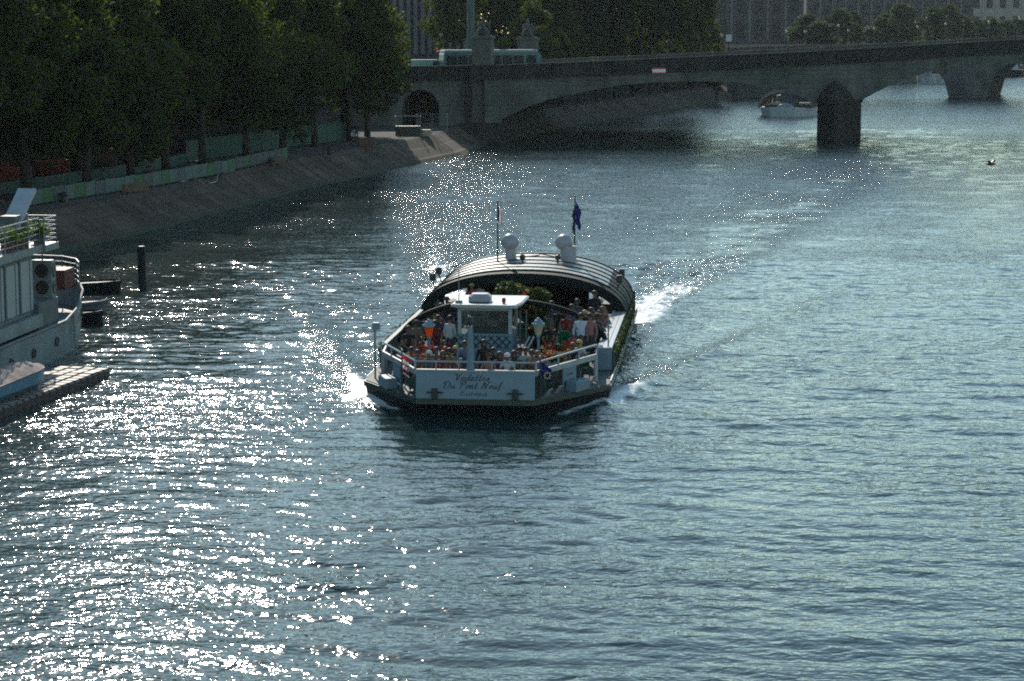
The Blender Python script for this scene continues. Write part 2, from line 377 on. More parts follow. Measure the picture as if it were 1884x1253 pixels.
def chop_mask(X, Y):
    xb, yb = w2b(X, Y); wid = 4.6 + 0.17 * np.maximum(yb - 26, 0); e = np.abs(xb) / wid
    m = (1 - sst(0.95, 1.3, e)) * sst(3, 12, yb) * (1 - sst(110, 170, yb)) * (0.35 + 0.65 * sst(0.3, 0.95, e))
    r = np.hypot(xb / 5.5, (yb - 9) / 8.0); m = np.maximum(m, (1 - sst(0.9, 1.5, r)) * .9 * sst(.5, 2.5, yb))
    m = np.maximum(m, np.exp(-((np.abs(xb) - (4.6 + 0.30 * (yb - 5))) / 1.6) ** 2) * sst(1, 5, yb) * np.exp(-np.maximum(yb - 6, 0) / 30) * .8)
    return m * (0.35 + 1.1 * vnoise(X, Y * .6, .22, 21)) + .38 * sst(170, 250, Y)
def grid_patch(xs, ys, cell, dz=0.0):
    X, Y = np.meshgrid(xs, ys); Z = water_z(X, Y, np.full_like(X, cell)) + dz
    fo = foam_glint_mask(X, Y); Z += fo * 0.03; ch = chop_mask(X, Y) - calm_mask(X, Y); Z *= 1 - .5 * calm_mask(X, Y)
    V = np.stack([X, Y, Z], -1).reshape(-1, 3); nx, ny = len(xs), len(ys)
    i = np.arange(nx * ny).reshape(ny, nx)
    Q = np.stack([i[:-1, :-1], i[:-1, 1:], i[1:, 1:], i[1:, :-1]], -1).reshape(-1, 4)
    return V, Q, fo.reshape(-1), ch.reshape(-1)
patches = [grid_patch(np.arange(-34, 36, 0.15), np.arange(28, 118.01, 0.15), 0.15),
           grid_patch(np.arange(-36, 70, 0.4), np.arange(117.9, 262, 0.4), 0.4, -0.004),
           grid_patch(np.arange(-60, 330, 1.5), np.arange(261, 700, 1.5), 1.5, -0.008)]
# plain outer sheet below, so the river also exists further out
ox = np.arange(-700, 900, 20.0); oy = np.arange(-300, 1500, 20.0)
X, Y = np.meshgrid(ox, oy); V = np.stack([X, Y, X * 0 - 0.45], -1).reshape(-1, 3); i = np.arange(X.size).reshape(len(oy), len(ox))
patches.append((V, np.stack([i[:-1, :-1], i[:-1, 1:], i[1:, 1:], i[1:, :-1]], -1).reshape(-1, 4), np.zeros(X.size), np.zeros(X.size)))
VV, QQ, FF, GG = [], [], [], []; off = 0
for v, q, f, g in patches: VV.append(v); QQ.append(q + off); FF.append(f); GG.append(g); off += len(v)
VV = np.concatenate(VV); QQ = np.concatenate(QQ); FF = np.concatenate(FF)
wm = bpy.data.meshes.new('water'); wm.vertices.add(len(VV)); wm.vertices.foreach_set('co', VV.astype(np.float32).ravel())
wm.loops.add(QQ.size); wm.loops.foreach_set('vertex_index', QQ.astype(np.int32).ravel())
wm.polygons.add(len(QQ)); wm.polygons.foreach_set('loop_start', np.arange(0, QQ.size, 4, dtype=np.int32))
wm.polygons.foreach_set('use_smooth', np.ones(len(QQ), dtype=bool))
at_ = wm.attributes.new('foam_glint', 'FLOAT', 'POINT'); at_.data.foreach_set('value', FF.astype(np.float32))
at_ = wm.attributes.new('chop', 'FLOAT', 'POINT'); at_.data.foreach_set('value', np.concatenate(GG).astype(np.float32))
wm.update(); wm.validate()
def watermat():
    m, N, L, P = nm('river_water')
    geo = N.new('ShaderNodeNewGeometry')
    def noise(sx, sy, scale, detail, rough=0.6, dist=0.0):
        mp = N.new('ShaderNodeMapping'); mp.inputs['Scale'].default_value = (sx, sy, 1); L.new(geo.outputs['Position'], mp.inputs['Vector'])
        n = N.new('ShaderNodeTexNoise'); n.inputs['Scale'].default_value = scale; n.inputs['Detail'].default_value = detail
        n.inputs['Roughness'].default_value = rough; n.inputs['Distortion'].default_value = dist; L.new(mp.outputs[0], n.inputs['Vector']); return n
    def bump(src, dist, prev=None):
        b = N.new('ShaderNodeBump'); b.inputs['Strength'].default_value = 1; b.inputs['Distance'].default_value = dist
        L.new(src.outputs['Fac'], b.inputs['Height'])
        if prev: L.new(prev.outputs[0], b.inputs['Normal'])
        return b
    b1 = bump(noise(0.8, 1.25, 1.7, 2.0, 0.5, 0.4), 0.07)
    b2 = bump(noise(0.9, 1.2, 4.6, 1.5, 0.55, 0.3), 0.032, b1)
    cp = N.new('ShaderNodeAttribute'); cp.attribute_name = 'chop'
    b3 = bump(noise(1.0, 1.0, 3.2, 3.0, 0.6, 0.5), 0.15, b2); c1 = N.new('ShaderNodeClamp'); L.new(cp.outputs['Fac'], c1.inputs['Value']); L.new(c1.outputs[0], b3.inputs['Strength'])
    c2 = N.new('ShaderNodeMapRange'); c2.inputs['From Min'].default_value = -1; c2.inputs['From Max'].default_value = 0; c2.inputs['To Min'].default_value = .3; L.new(cp.outputs['Fac'], c2.inputs['Value'])
    gu = noise(.7, 1.6, .06, 2.0, .5); gr = N.new('ShaderNodeMapRange'); gr.inputs['From Min'].default_value = .35; gr.inputs['From Max'].default_value = .65; gr.inputs['To Min'].default_value = .6; gr.inputs['To Max'].default_value = 1.2
    L.new(gu.outputs['Fac'], gr.inputs['Value']); gm = N.new('ShaderNodeMath'); gm.operation = 'MULTIPLY'; L.new(gr.outputs[0], gm.inputs[0]); L.new(c2.outputs[0], gm.inputs[1])
    L.new(gm.outputs[0], b1.inputs['Strength']); L.new(gm.outputs[0], b2.inputs['Strength'])
    L.new(b3.outputs[0], P.inputs['Normal'])
    P.inputs['Roughness'].default_value = 0.05; P.inputs['IOR'].default_value = 1.333
    at = N.new('ShaderNodeAttribute'); at.attribute_name = 'foam_glint'
    nf = noise(1, 1, 9, 5, 0.7); mul = N.new('ShaderNodeMath'); mul.operation = 'MULTIPLY_ADD'
    L.new(at.outputs['Fac'], mul.inputs[0]); mul.inputs[1].default_value = 1.6; mul.inputs[2].default_value = -0.75
    ad = N.new('ShaderNodeMath'); ad.operation = 'ADD'; L.new(mul.outputs[0], ad.inputs[0]); L.new(nf.outputs['Fac'], ad.inputs[1]); ad.use_clamp = True
    gt = N.new('ShaderNodeMath'); gt.operation = 'MULTIPLY'; gt.use_clamp = True; L.new(ad.outputs[0], gt.inputs[0]); L.new(at.outputs['Fac'], gt.inputs[1])
    mx = N.new('ShaderNodeMixRGB'); mx.inputs[1].default_value = (0.012, 0.030, 0.028, 1); mx.inputs[2].default_value = (0.6, 0.64, 0.64, 1)
    L.new(gt.outputs[0], mx.inputs[0]); L.new(mx.outputs[0], P.inputs['Base Color'])
    rr = N.new('ShaderNodeMapRange'); rr.inputs['To Min'].default_value = 0.075; rr.inputs['To Max'].default_value = 0.5
    L.new(gt.outputs[0], rr.inputs['Value']); L.new(rr.outputs[0], P.inputs['Roughness'])
    M['river_water'] = m; return m
wm.materials.append(watermat())
link('water', wm, kind='structure')

# ================================================================== BANKS
BANK = [(-60, -40), (-48, 20), (-38, 62), (-32, 92), (-27.8, 110), (-25.1, 123), (-21.9, 136), (-16.9, 164), (-10.8, 188), (-4.8, 210.6), (-2.6, 229), (4.4, 257), (17, 299),
        (31.2, 341), (39, 372), (62, 415), (89, 458), (125, 522), (190, 600), (300, 690), (700, 900)]
def resample(pl, step):
    out = []; 
    for (x0, y0), (x1, y1) in zip(pl[:-1], pl[1:]):
        n = max(1, int(math.hypot(x1 - x0, y1 - y0) / step))
        for i in range(n): out.append((x0 + (x1 - x0) * i / n, y0 + (y1 - y0) * i / n))
    return out + [pl[-1]]
BK = resample(BANK, 3.0)
def offs(d, jit=0.0):
    out = []
    for i, (x, y) in enumerate(BK):
        a = BK[max(0, i - 2)]; b = BK[min(len(BK) - 1, i + 2)]; t = Vector((b[0] - a[0], b[1] - a[1])).normalized()
        dd = d + (random.uniform(-jit, jit) if jit else 0); out.append((x - t.y * dd, y + t.x * dd))
    return out
cum = [0]
for a, b in zip(BK[:-1], BK[1:]): cum.append(cum[-1] + math.hypot(b[0] - a[0], b[1] - a[1]))
def ribbon(mb, prof, m, i0=0, i1=None):
    lines = [(offs(d), z) for d, z in prof]; i1 = i1 or len(BK) - 1; vv = 0
    for k in range(len(prof) - 1):
        seg = math.hypot(prof[k + 1][0] - prof[k][0], prof[k + 1][1] - prof[k][1])
        for i in range(i0, i1):
            (la, za), (lb, zb) = lines[k], lines[k + 1]
            mb.face([(*la[i], za), (*la[i + 1], za), (*lb[i + 1], zb), (*lb[i], zb)], m, [(cum[i], vv), (cum[i + 1], vv), (cum[i + 1], vv + seg), (cum[i], vv + seg)])
        vv += seg
QZ, LZ = 1.9, 7.0
mb = MB(); ribbon(mb, [(-1.0, -0.8), (0.0, 0.0), (0.22, 0.2)], 'moss'); ribbon(mb, [(0.22, 0.2), (0.35, 0.3), (0.62, 0.36), (1.7, 1.05), (1.85, 1.08), (2.9, QZ - 0.05), (3.1, QZ)], 'slope_stone'); mb.build('embankment', kind='structure')
mb = MB(); ribbon(mb, [(3.1, QZ + 0.002), (3.6, QZ + 0.004)], 'slope_stone'); ribbon(mb, [(3.6, QZ + 0.004), (15.2, QZ + 0.05)], 'earth'); mb.build('quay', kind='structure')
iend = max(i for i, p in enumerate(BK) if p[1] < 226)
ist2 = min(i for i, p in enumerate(BK) if p[1] > 264)
def quaywall(i0, i1, d, label, m='wall_stone'):
    mb = MB(); ribbon(mb, [(d, QZ - 0.3), (d + 0.35, LZ), (d + 0.3, LZ + 0.02), (d + 0.3, LZ + 1.0), (d + 0.75, LZ + 1.0), (d + 0.75, LZ)], m, i0, i1)
    t = thing('quay_wall', label, 'wall'); mb.build('masonry', t)
    mb = MB(); ribbon(mb, [(d + 0.12, LZ - 0.28), (d + 0.12, LZ - 0.02), (d + 0.4, LZ - 0.0)], 'parapet_stone', i0, i1); mb.build('string_course', t); return t
quaywall(0, iend + 3, 15.0, 'tall stone retaining wall behind the riverside trees before the bridge')
quaywall(ist2 - 3, len(BK) - 1, 9.0, 'tall stone retaining wall of the quay beyond the near bridge')
mb = MB(); ribbon(mb, [(15.6, LZ), (60, LZ + 0.02), (400, LZ + 0.3)], 'pavement', 0, ist2 - 2); ribbon(mb, [(9.6, LZ), (60, LZ + 0.02), (330, LZ + 0.3)], 'pavement', ist2 - 4)
mb.build('ground', kind='structure')

# ================================================================== NEAR BRIDGE
BA = Vector((-2.4, 230.5)); BE = Vector((37.4, 9.2)).normalized(); BN = Vector((sin(R(8.8)), cos(R(8.8)))); BW = 34.0   # the piers stand skew to the faces
def bp(u, v, z): q = BA + BE * u + BN * v; return (q.x, q.y, z)
def fuv(px, py, v=0.0):
    d = ray(px, py); o = BA + BN * v
    # solve t*(d.x,d.y) = o + u*BE
    det = d[0] * (-BE.y) - d[1] * (-BE.x); t = (o.x * (-BE.y) - o.y * (-BE.x)) / det
    u = ((d[0] * t - o.x) * BE.x + (d[1] * t - o.y) * BE.y); return u, H + d[2] * t
def pl(tbl, x):
    if x <= tbl[0][0]: return tbl[0][1]
    for (a, b), (c, e) in zip(tbl[:-1], tbl[1:]):
        if x <= c: return b + (e - b) * (x - a) / (c - a)
    return tbl[-1][1]
PT = [fuv(*p) for p in [(730, 122), (920, 119.5), (1100, 112.2), (1300, 103), (1480, 95), (1700, 82.5), (1884, 71.5)]]
PT = [(-200, PT[0][1])] + PT + [(PT[-1][0] + 12, PT[-1][1] + 0.5), (PT[-1][0] + 25, PT[-1][1] + 0.6), (PT[-1][0] + 60, PT[-1][1] - 2.4)]
def ptop(u): return pl(PT, u)
AR1 = [fuv(*p) for p in [(923, 218), (969, 197), (1010, 183), (1060, 172), (1100, 163.5), (1149, 155.5), (1210, 151), (1300, 149), (1370, 153), (1430, 164), (1475, 178), (1504, 191)]]
u1 = fuv(1585, 186)[0]; up0 = AR1[-1][0]
span2 = 33.0
AR2 = []
z0_, z1_ = fuv(1585, 184)[1], fuv(1860, 118)[1]
for k in range(21):
    s = k / 20.0; AR2.append((u1 + span2 * s, z0_ + (z1_ - z0_ + 0.1) * (1 - abs(2 * s - 1) ** 2.3)))
u2 = u1 + span2; u3 = u2 + 4.9
AR3 = [(u3 + 31.0 * k / 16, z0_ + (z1_ - z0_ - 0.2) * (1 - abs(k / 8 - 1) ** 2.3)) for k in range(17)]
dl = fuv(741, 240)[0]; dr = fuv(808, 240)[0]; dzc = fuv(775, 165)[1]; dc = (dl + dr) / 2; drad = (dr - dl) / 2
DOOR = [(dc - drad * cos(pi * k / 14), (dzc - drad) + drad * sin(pi * k / 14)) for k in range(15)]
UL, UR = fuv(640, 200)[0], u3 + 31 + 10
prof = [(UL, -1.0), (DOOR[0][0], -1.0)] + [(DOOR[0][0], DOOR[0][1])] + DOOR[1:-1] + [(DOOR[-1][0], DOOR[-1][1]), (DOOR[-1][0], -1.0)]
def densify(a, b, n): return [(a[0] + (b[0] - a[0]) * i / n, a[1] + (b[1] - a[1]) * i / n) for i in range(1, n + 1)]
prof += densify(prof[-1], (AR1[0][0], -1.0), 5) + AR1 + [(up0, -1.0), (u1, -1.0)] + AR2 + [(u2, -1.0), (u3, -1.0)] + AR3 + [(AR3[-1][0], -1.0), (UR, -1.0)]
mb = MB(); CZ = 1.55    # spandrel stops below the cornice
for (ua, za), (ub, zb) in zip(prof[:-1], prof[1:]):
    ta, tb = ptop(ua) - CZ, ptop(ub) - CZ
    if abs(ub - ua) > 1e-6:
        for v, fl in ((0, 1), (BW, -1)):
            q = [bp(ua, v, za), bp(ub, v, zb), bp(ub, v, tb), bp(ua, v, ta)]; uv = [(ua, za), (ub, zb), (ub, tb), (ua, ta)]
            mb.face(q if fl > 0 else q[::-1], 'bridge_stone', uv if fl > 0 else uv[::-1])
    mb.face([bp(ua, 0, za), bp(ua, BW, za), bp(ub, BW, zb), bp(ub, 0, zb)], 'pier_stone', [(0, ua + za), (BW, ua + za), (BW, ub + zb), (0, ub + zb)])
br = thing('stone_bridge', 'long dark stone bridge with wide flat arches crossing the river behind the tour boat', 'bridge')
mb.build('spandrel_wall', br)
us = [UL + (UR - UL) * i / 60 for i in range(61)]
def band(v0, v1, dz0, dz1, m, name, label=None, ulo=UL, uhi=UR):
    mb = MB(); uu = [u for u in us if ulo < u < uhi]; uu = [ulo] + uu + [uhi]
    for a, b in zip(uu[:-1], uu[1:]):
        ta, tb = ptop(a), ptop(b)
        for (va, za, vb, zb) in ((v0, dz0, v0, dz1), (v0, dz1, v1, dz1), (v1, dz1, v1, dz0), (v1, dz0, v0, dz0)):
            mb.face([bp(a, va, ta + za), bp(b, va, tb + za), bp(b, vb, tb + zb), bp(a, vb, ta + zb)], m, [(a, za + va), (b, za + va), (b, zb + vb), (a, zb + vb)])
    for u_, s in ((uu[0], 1), (uu[-1], -1)):
        t = ptop(u_); mb.face([bp(u_, v0, t + dz0), bp(u_, v0, t + dz1), bp(u_, v1, t + dz1), bp(u_, v1, t + dz0)], m, [(0, 0)] * 4)
    o = mb.build(name, br)
    if label: o['label'] = label
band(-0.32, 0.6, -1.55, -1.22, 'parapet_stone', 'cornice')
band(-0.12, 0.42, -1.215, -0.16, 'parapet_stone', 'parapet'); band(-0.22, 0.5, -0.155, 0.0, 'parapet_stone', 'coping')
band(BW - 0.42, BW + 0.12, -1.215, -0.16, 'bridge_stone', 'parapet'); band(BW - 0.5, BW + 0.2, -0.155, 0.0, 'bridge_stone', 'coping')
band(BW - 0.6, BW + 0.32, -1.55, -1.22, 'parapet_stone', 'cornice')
band(0.605, BW - 0.605, -1.9, -1.56, 'asphalt', 'roadway'); band(0.43, 4.0, -1.50, -1.38, 'pavement', 'footway'); band(BW - 4.0, BW - 0.43, -1.50, -1.38, 'pavement', 'footway')
# abutment pilasters, the narrow one darkened in place of a shaded recess
for pxa, pxb, dep in ((858, 869, 0.5), (894, 922, 0.8)):
    ua, ub = fuv(pxa, 180)[0], fuv(pxb, 180)[0]; mb = MB()
    T = Matrix(((BE.x, BN.x, 0, BA.x), (BE.y, BN.y, 0, BA.y), (0, 0, 1, 0), (0, 0, 0, 1)))
    mb.box(ua, ub, -dep, -0.003, -1.0, ptop(ua) - 1.56, 'pier_stone' if pxa < 880 else 'bridge_stone', T); o = mb.build('pilaster', br, autouv=True)
TB = Matrix(((BE.x, BN.x, 0, BA.x), (BE.y, BN.y, 0, BA.y), (0, 0, 1, 0), (0, 0, 0, 1)))
ua, ub = fuv(850, 180)[0], fuv(930, 250)[0]
mb = MB(); mb.box(ua, ub + 0.4, -1.1, -0.01, -1.0, 2.2, 'pier_stone', TB); mb.build('abutment_footing', br, autouv=True)
# archivolt ring along the first two arches
for AR in (AR1, AR2):
    mb = MB()
    for (a, za), (b, zb) in zip(AR[:-1], AR[1:]):
        mb.face([bp(a, -0.09, za - 0.02), bp(b, -0.09, zb - 0.02), bp(b, -0.09, zb + 0.55), bp(a, -0.09, za + 0.55)], 'bridge_stone', [(a, za), (b, zb), (b, zb + .5), (a, za + .5)])
        mb.face([bp(a, -0.09, za - 0.02), bp(a, 0, za - 0.02), bp(b, 0, zb - 0.02), bp(b, -0.09, zb - 0.02)], 'bridge_stone', [(0, 0)] * 4)
        mb.face([bp(a, -0.09, za + 0.55), bp(b, -0.09, zb + 0.55), bp(b, 0, zb + 0.55), bp(a, 0, za + 0.55)], 'bridge_stone', [(0, 0)] * 4)
    mb.build('arch_ring', br)
# cutwaters with conical stone caps
zc = fuv(1543, 188)[1]; zt = fuv(1543, 152)[1]
for ua, ub in ((up0, u1), (u2, u3)):
    um = (ua + ub) / 2; w = (ub - ua) / 2
    for sg, vb in ((-1, 0.0), (1, BW)):
        pl_ = []
        for k in range(9):
            s = -1 + k / 4.0; pl_.append((um + w * s, vb + sg * (0.01 + 4.2 * (1 - abs(s) ** 1.7))))
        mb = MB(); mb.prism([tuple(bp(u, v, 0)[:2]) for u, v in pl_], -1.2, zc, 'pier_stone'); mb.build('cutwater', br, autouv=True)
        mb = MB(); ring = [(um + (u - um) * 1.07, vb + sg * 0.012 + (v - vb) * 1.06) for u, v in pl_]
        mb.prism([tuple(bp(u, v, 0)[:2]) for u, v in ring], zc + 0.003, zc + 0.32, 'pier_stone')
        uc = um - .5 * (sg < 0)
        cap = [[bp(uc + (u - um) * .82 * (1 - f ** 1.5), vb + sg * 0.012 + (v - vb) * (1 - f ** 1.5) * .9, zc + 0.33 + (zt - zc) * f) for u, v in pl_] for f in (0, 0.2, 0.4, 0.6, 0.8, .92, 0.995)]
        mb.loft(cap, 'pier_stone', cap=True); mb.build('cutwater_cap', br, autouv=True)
# navigation sign hanging on the parapet
us_ = fuv(1213, 130)[0]; t = thing('navigation_sign', 'small white and red navigation board hanging on the bridge cornice above the first arch', 'sign')
mb = MB(); z = fuv(1213, 130)[1]; mb.box(us_ - 0.75, us_ + 0.75, -0.42, -0.36, z - 0.17, z + 0.17, 'sign_white', TB); mb.build('board', t)
mb = MB(); mb.box(us_ - 0.75, us_ + 0.75, -0.418, -0.36, z - 0.33, z - 0.173, 'sign_red', TB); mb.build('stripe', t)
mb = MB(); mb.box(us_ - 0.75, us_ + 0.75, -0.418, -0.36, z + 0.173, z + 0.33, 'sign_red', TB); mb.build('stripe', t)
# seated statues on pedestals
def statue_mesh(mb, x, y, z, h):
    S = h / 2.4; T = Matrix.Translation((x, y, z)) @ Matrix.Scale(S, 4)
    mb.loft([[(0.75 * cos(a) * w, 0.6 * sin(a) * w, zz) for a in [2 * pi * k / 12 for k in range(12)]] for zz, w in ((0, 1.1), (0.3, 1.15), (0.6, 1.0), (0.85, 0.8), (1.0, 0.62), (1.3, 0.5), (1.6, 0.52), (1.75, 0.35), (1.82, 0.17))], 'statue_stone', cap=True, T=T)
    mb.lathe([(0.1, 1.8), (0.17, 1.9), (0.2, 2.05), (0.17, 2.2), (0.08, 2.32), (0.02, 2.36)], 'statue_stone', 10, T=T)
    mb.tube([(-0.42, 0, 1.65), (-0.62, -0.2, 1.25), (-0.55, -0.5, 0.95)], [0.15, 0.13, 0.1], 'statue_stone', T=T)
    mb.tube([(0.42, 0, 1.65), (0.7, -0.1, 1.3), (0.8, -0.25, 1.0)], [0.15, 0.13, 0.1], 'statue_stone', T=T)
    mb.tube([(-0.25, -0.2, 0.85), (-0.3, -0.8, 0.85), (-0.3, -0.85, 0.1)], [0.24, 0.2, 0.16], 'statue_stone', T=T)
    mb.tube([(0.25, -0.2, 0.85), (0.35, -0.7, 0.8), (0.4, -0.8, 0.1)], [0.24, 0.2, 0.16], 'statue_stone', T=T)
    mb.tube([(0.8, -0.3, 0.1), (0.85, -0.2, 1.2), (0.95, -0.1, 1.9)], [0.1, 0.09, 0.05], 'statue_stone', T=T)
for pxa, pxb, pyt, pys, v, lab in ((871, 906, 65, 30, 0.3, 'nearer of the two'), (954, 988, 68, 34, BW + 0.2, 'further of the two')):
    (ua, zt_), (ub, _) = fuv(pxa, pyt, v), fuv(pxb, pyt, v); zs = fuv(pxa, pys, v)[1]; um = (ua + ub) / 2; w = (ub - ua) / 2
    mb = MB(); zb = ptop(um) - (1.5 if v < 5 else 1.4)
    if v < 5: zb = ptop(um) + .003; pb = MB(); pb.box(um - w - .2, um + w + .2, v - w, v + w, ptop(um) - 1.55, ptop(um), 'parapet_stone', TB); pb.build('pedestal_block', br, autouv=True)
    mb.box(um - w, um + w, v - w, v + w, zb, zt_ - 0.36, 'statue_stone', TB); mb.build('pedestal', br)
    mb = MB(); mb.box(um - w - .15, um + w + .15, v - w - .15, v + w + .15, zt_ - 0.357, zt_ - 0.12, 'statue_stone', TB)
    mb.box(um - w + .05, um + w - .05, v - w + .05, v + w - .05, zt_ - 0.118, zt_, 'statue_stone', TB); mb.build('pedestal_cap', br)
    mb = MB(); p = bp(um, v, 0); statue_mesh(mb, 0, 0, 0, zs - zt_)
    mb.build('statue', smooth=True, loc=(p[0], p[1], zt_), label='dark stone seated figure on its pedestal, %s statues at the bridge end' % lab, cat='statue', group='seated statues on the bridge pedestals')

# ================================================================== FAR BRIDGE
RB = thing('stone_bridge', 'hazy far stone bridge seen through the arches of the near bridge', 'bridge')
RY = 366.0; SK = 5.8; prof = []
def arch(xa, xb, zs, zt, n=24): return [(xa + (xb - xa) * k / n, zs + (zt - zs) * (1 - abs(2 * k / n - 1) ** 2.4) ** (1 / 2.2)) for k in range(n + 1)]
px1, px2 = atY(1748, 178, RY).x, atY(1813, 178, RY).x
prof = [(36.0, -1), (px1 - 24, -1)] + arch(px1 - 24, px1, -1, 7.0) + [(px2, -1)] + arch(px2, px2 + 26, -1, 7.8) + [(px2 + 32, -1)] + arch(px2 + 32, px2 + 58, -1, 7.8) + [(px2 + 70, -1)]
def rtop(x): return 7.6 + 1.6 * math.exp(-((x - 105) / 32.0) ** 2)
mb = MB()
for (a, za), (b, zb) in zip(prof[:-1], prof[1:]):
    n = max(1, int(abs(b - a) / 4))
    for i in range(n):
        a1, b1 = a + (b - a) * i / n, a + (b - a) * (i + 1) / n; z1, z2 = za + (zb - za) * i / n, za + (zb - za) * (i + 1) / n
        if b1 - a1 > 1e-6:
            mb.face([(a1, RY, z1), (b1, RY, z2), (b1, RY, rtop(b1) - 1), (a1, RY, rtop(a1) - 1)], 'bridge_stone', [(a1, z1), (b1, z2), (b1, rtop(b1) - 1), (a1, rtop(a1) - 1)])
            mb.face([(b1 + SK, RY + 16, z2), (a1 + SK, RY + 16, z1), (a1 + SK, RY + 16, rtop(a1) - 1), (b1 + SK, RY + 16, rtop(b1) - 1)], 'bridge_stone', [(a1, z1), (b1, z2), (b1, rtop(b1) - 1), (a1, rtop(a1) - 1)])
            mb.face([(a1, RY, rtop(a1) - 1), (b1, RY, rtop(b1) - 1), (b1 + SK, RY + 16, rtop(b1) - 1), (a1 + SK, RY + 16, rtop(a1) - 1)], 'asphalt', [(0, 0)] * 4)
        mb.face([(a1, RY, z1), (a1 + SK, RY + 16, z1), (b1 + SK, RY + 16, z2), (b1, RY, z2)], 'pier_stone', [(0, a1), (16, a1), (16, b1), (0, b1)])
mb.build('spandrel_wall', RB)
for yy in (RY - 0.25, RY + 15.75):
    mb = MB(); 
    xs_ = [36 + i * 4 for i in range(34)]
    for a, b in zip(xs_[:-1], xs_[1:]):
        for (ya, za, yb, zb) in ((yy, -1.1, yy, 0), (yy, 0, yy + 0.5, 0), (yy + 0.5, 0, yy + 0.5, -1.1), (yy + 0.5, -1.1, yy, -1.1)):
            mb.face([(a, ya, rtop(a) + za), (b, ya, rtop(b) + za), (b, yb, rtop(b) + zb), (a, yb, rtop(a) + zb)], 'parapet_stone', [(a, za + ya), (b, za + ya), (b, zb + yb), (a, zb + yb)])
    mb.build('parapet', RB)
for xa, xb in ((px1, px2), (px2 + 26, px2 + 32)):
    xm, w = (xa + xb) / 2, (xb - xa) / 2
    mb = MB(); pts = [(xm - w, RY - 0.01), (xm - w * .55, RY - 1.3), (xm, RY - 2.0), (xm + w * .55, RY - 1.3), (xm + w, RY - 0.01)]
    mb.prism(pts, -1, 2.6, 'bridge_stone'); mb.loft([[(x, y, 2.603) for x, y in pts], [(xm + (x - xm) * .1, RY - 0.02 + (y - RY) * .1, 4.4) for x, y in pts]], 'bridge_stone', cap=True)
    mb.build('cutwater', RB, autouv=True)

# ================================================================== HOARDINGS ON THE QUAY
def fence(name, label, pix, hgt, cols, pw, cat='fence', top=None):
    t = thing(name, label, cat); pts = [at(x, y, QZ) for x, y in pix]; k = 0
    for a, b in zip(pts[:-1], pts[1:]):
        L_ = (b - a).length; n = max(1, int(L_ / pw)); d = (b - a) / n; ang = math.atan2(d.y, d.x)
        for i in range(n):
            p = a + d * i; T = Matrix.Translation(p) @ Matrix.Rotation(ang, 4, 'Z'); m = cols[(k * 7 + k // 3) % len(cols)]; k += 1
            mb = MB(); w = d.length; hh = hgt + random.uniform(-.03, .03)
            nr = 7
            ptsx = [(w * j / nr, 0.025 * (j % 2)) for j in range(nr + 1)]
            mb.loft([[(x, y, 0.12) for x, y in ptsx] + [(x, y + 0.02, 0.12) for x, y in reversed(ptsx)], [(x, y, hh) for x, y in ptsx] + [(x, y + 0.02, hh) for x, y in reversed(ptsx)]], m, cap=True, T=T)
            mb.build('panel', t)
            if i % 2 == 0:
                mb = MB(); mb.tube([T @ Vector((0, 0.07, 0)), T @ Vector((0, 0.07, hh + 0.05))], 0.03, 'metal_gray', 6); mb.box(-0.25, 0.25, -0.12, 0.3, 0.0, 0.12, 'pavement', T); mb.build('post', t)
    return t
fence('hoarding', 'low construction hoarding of mixed green and pale grey panels along the edge of the quay', [(60, 380), (298, 342), (434, 317)], 1.0, ['fence_light', 'fence_bright_green', 'fence_grey', 'fence_light', 'fence_light', 'fence_bright_green'], 1.3)
fence('hoarding', 'dull grey low hoarding with one green panel beyond the bright one', [(436, 313), (530, 293)], 0.95, ['fence_grey', 'fence_grey', 'fence_grey', 'fence_bright_green'], 1.6)
fence('hoarding', 'dark green low hoarding behind the mixed coloured one by the red skips', [(-60, 372), (146, 340), (236, 325), (345, 304)], 0.9, ['fence_green', 'fence_green', 'fence_grey'], 1.6)
fence('hoarding', 'taller dark green hoarding running up to the last tree before the bridge', [(345, 300), (500, 277), (640, 259)], 1.75, ['fence_green'], 2.0)

# quay clutter
def qthing(fn, name, label, cat, px, py, rz=0.0, group=None, z=QZ):
    p = at(px, py, z); t = thing(name, label, cat, p, rz, group); fn(t); return t
def skip(t, w=2.6, l=4.2, h=1.6):
    mb = MB(); b, tt = 0.8, 1.0
    mb.loft([[(-w / 2 * s, -l / 2 * s, z), (w / 2 * s, -l / 2 * s, z), (w / 2 * s, l / 2 * s, z), (-w / 2 * s, l / 2 * s, z)] for z, s in ((0.02, 0.86), (h, 1), (h, 0.94), (0.3, 0.82))], 'rust_red', cap=True); mb.build('tub', t)
    for k in (-1, 0, 1):
        mb = MB(); mb.box(w / 2 * .98, w / 2 * .98 + .09, k * l * .3 - .06, k * l * .3 + .06, 0.15, h - .05, 'red_paint'); mb.box(-w / 2 * .98 - .09, -w / 2 * .98, k * l * .3 - .06, k * l * .3 + .06, 0.15, h - .05, 'red_paint'); mb.build('rib', t)
    mb = MB(); mb.box(-w / 2 - .07, w / 2 + .07, -l / 2 - .07, -l / 2, h - .15, h + .02, 'red_paint'); mb.box(-w / 2 - .07, w / 2 + .07, l / 2, l / 2 + .07, h - .15, h + .02, 'red_paint'); mb.build('rim', t)
qthing(skip, 'skip', 'rusty red skip at the left edge behind the dark green hoarding', 'skip', 20, 348, 0.25, 'red skips')
qthing(lambda t: skip(t, 2.2, 4.6, 1.5), 'skip', 'brighter red skip with pale side right of the rusty one', 'skip', 98, 330, 0.2, 'red skips')
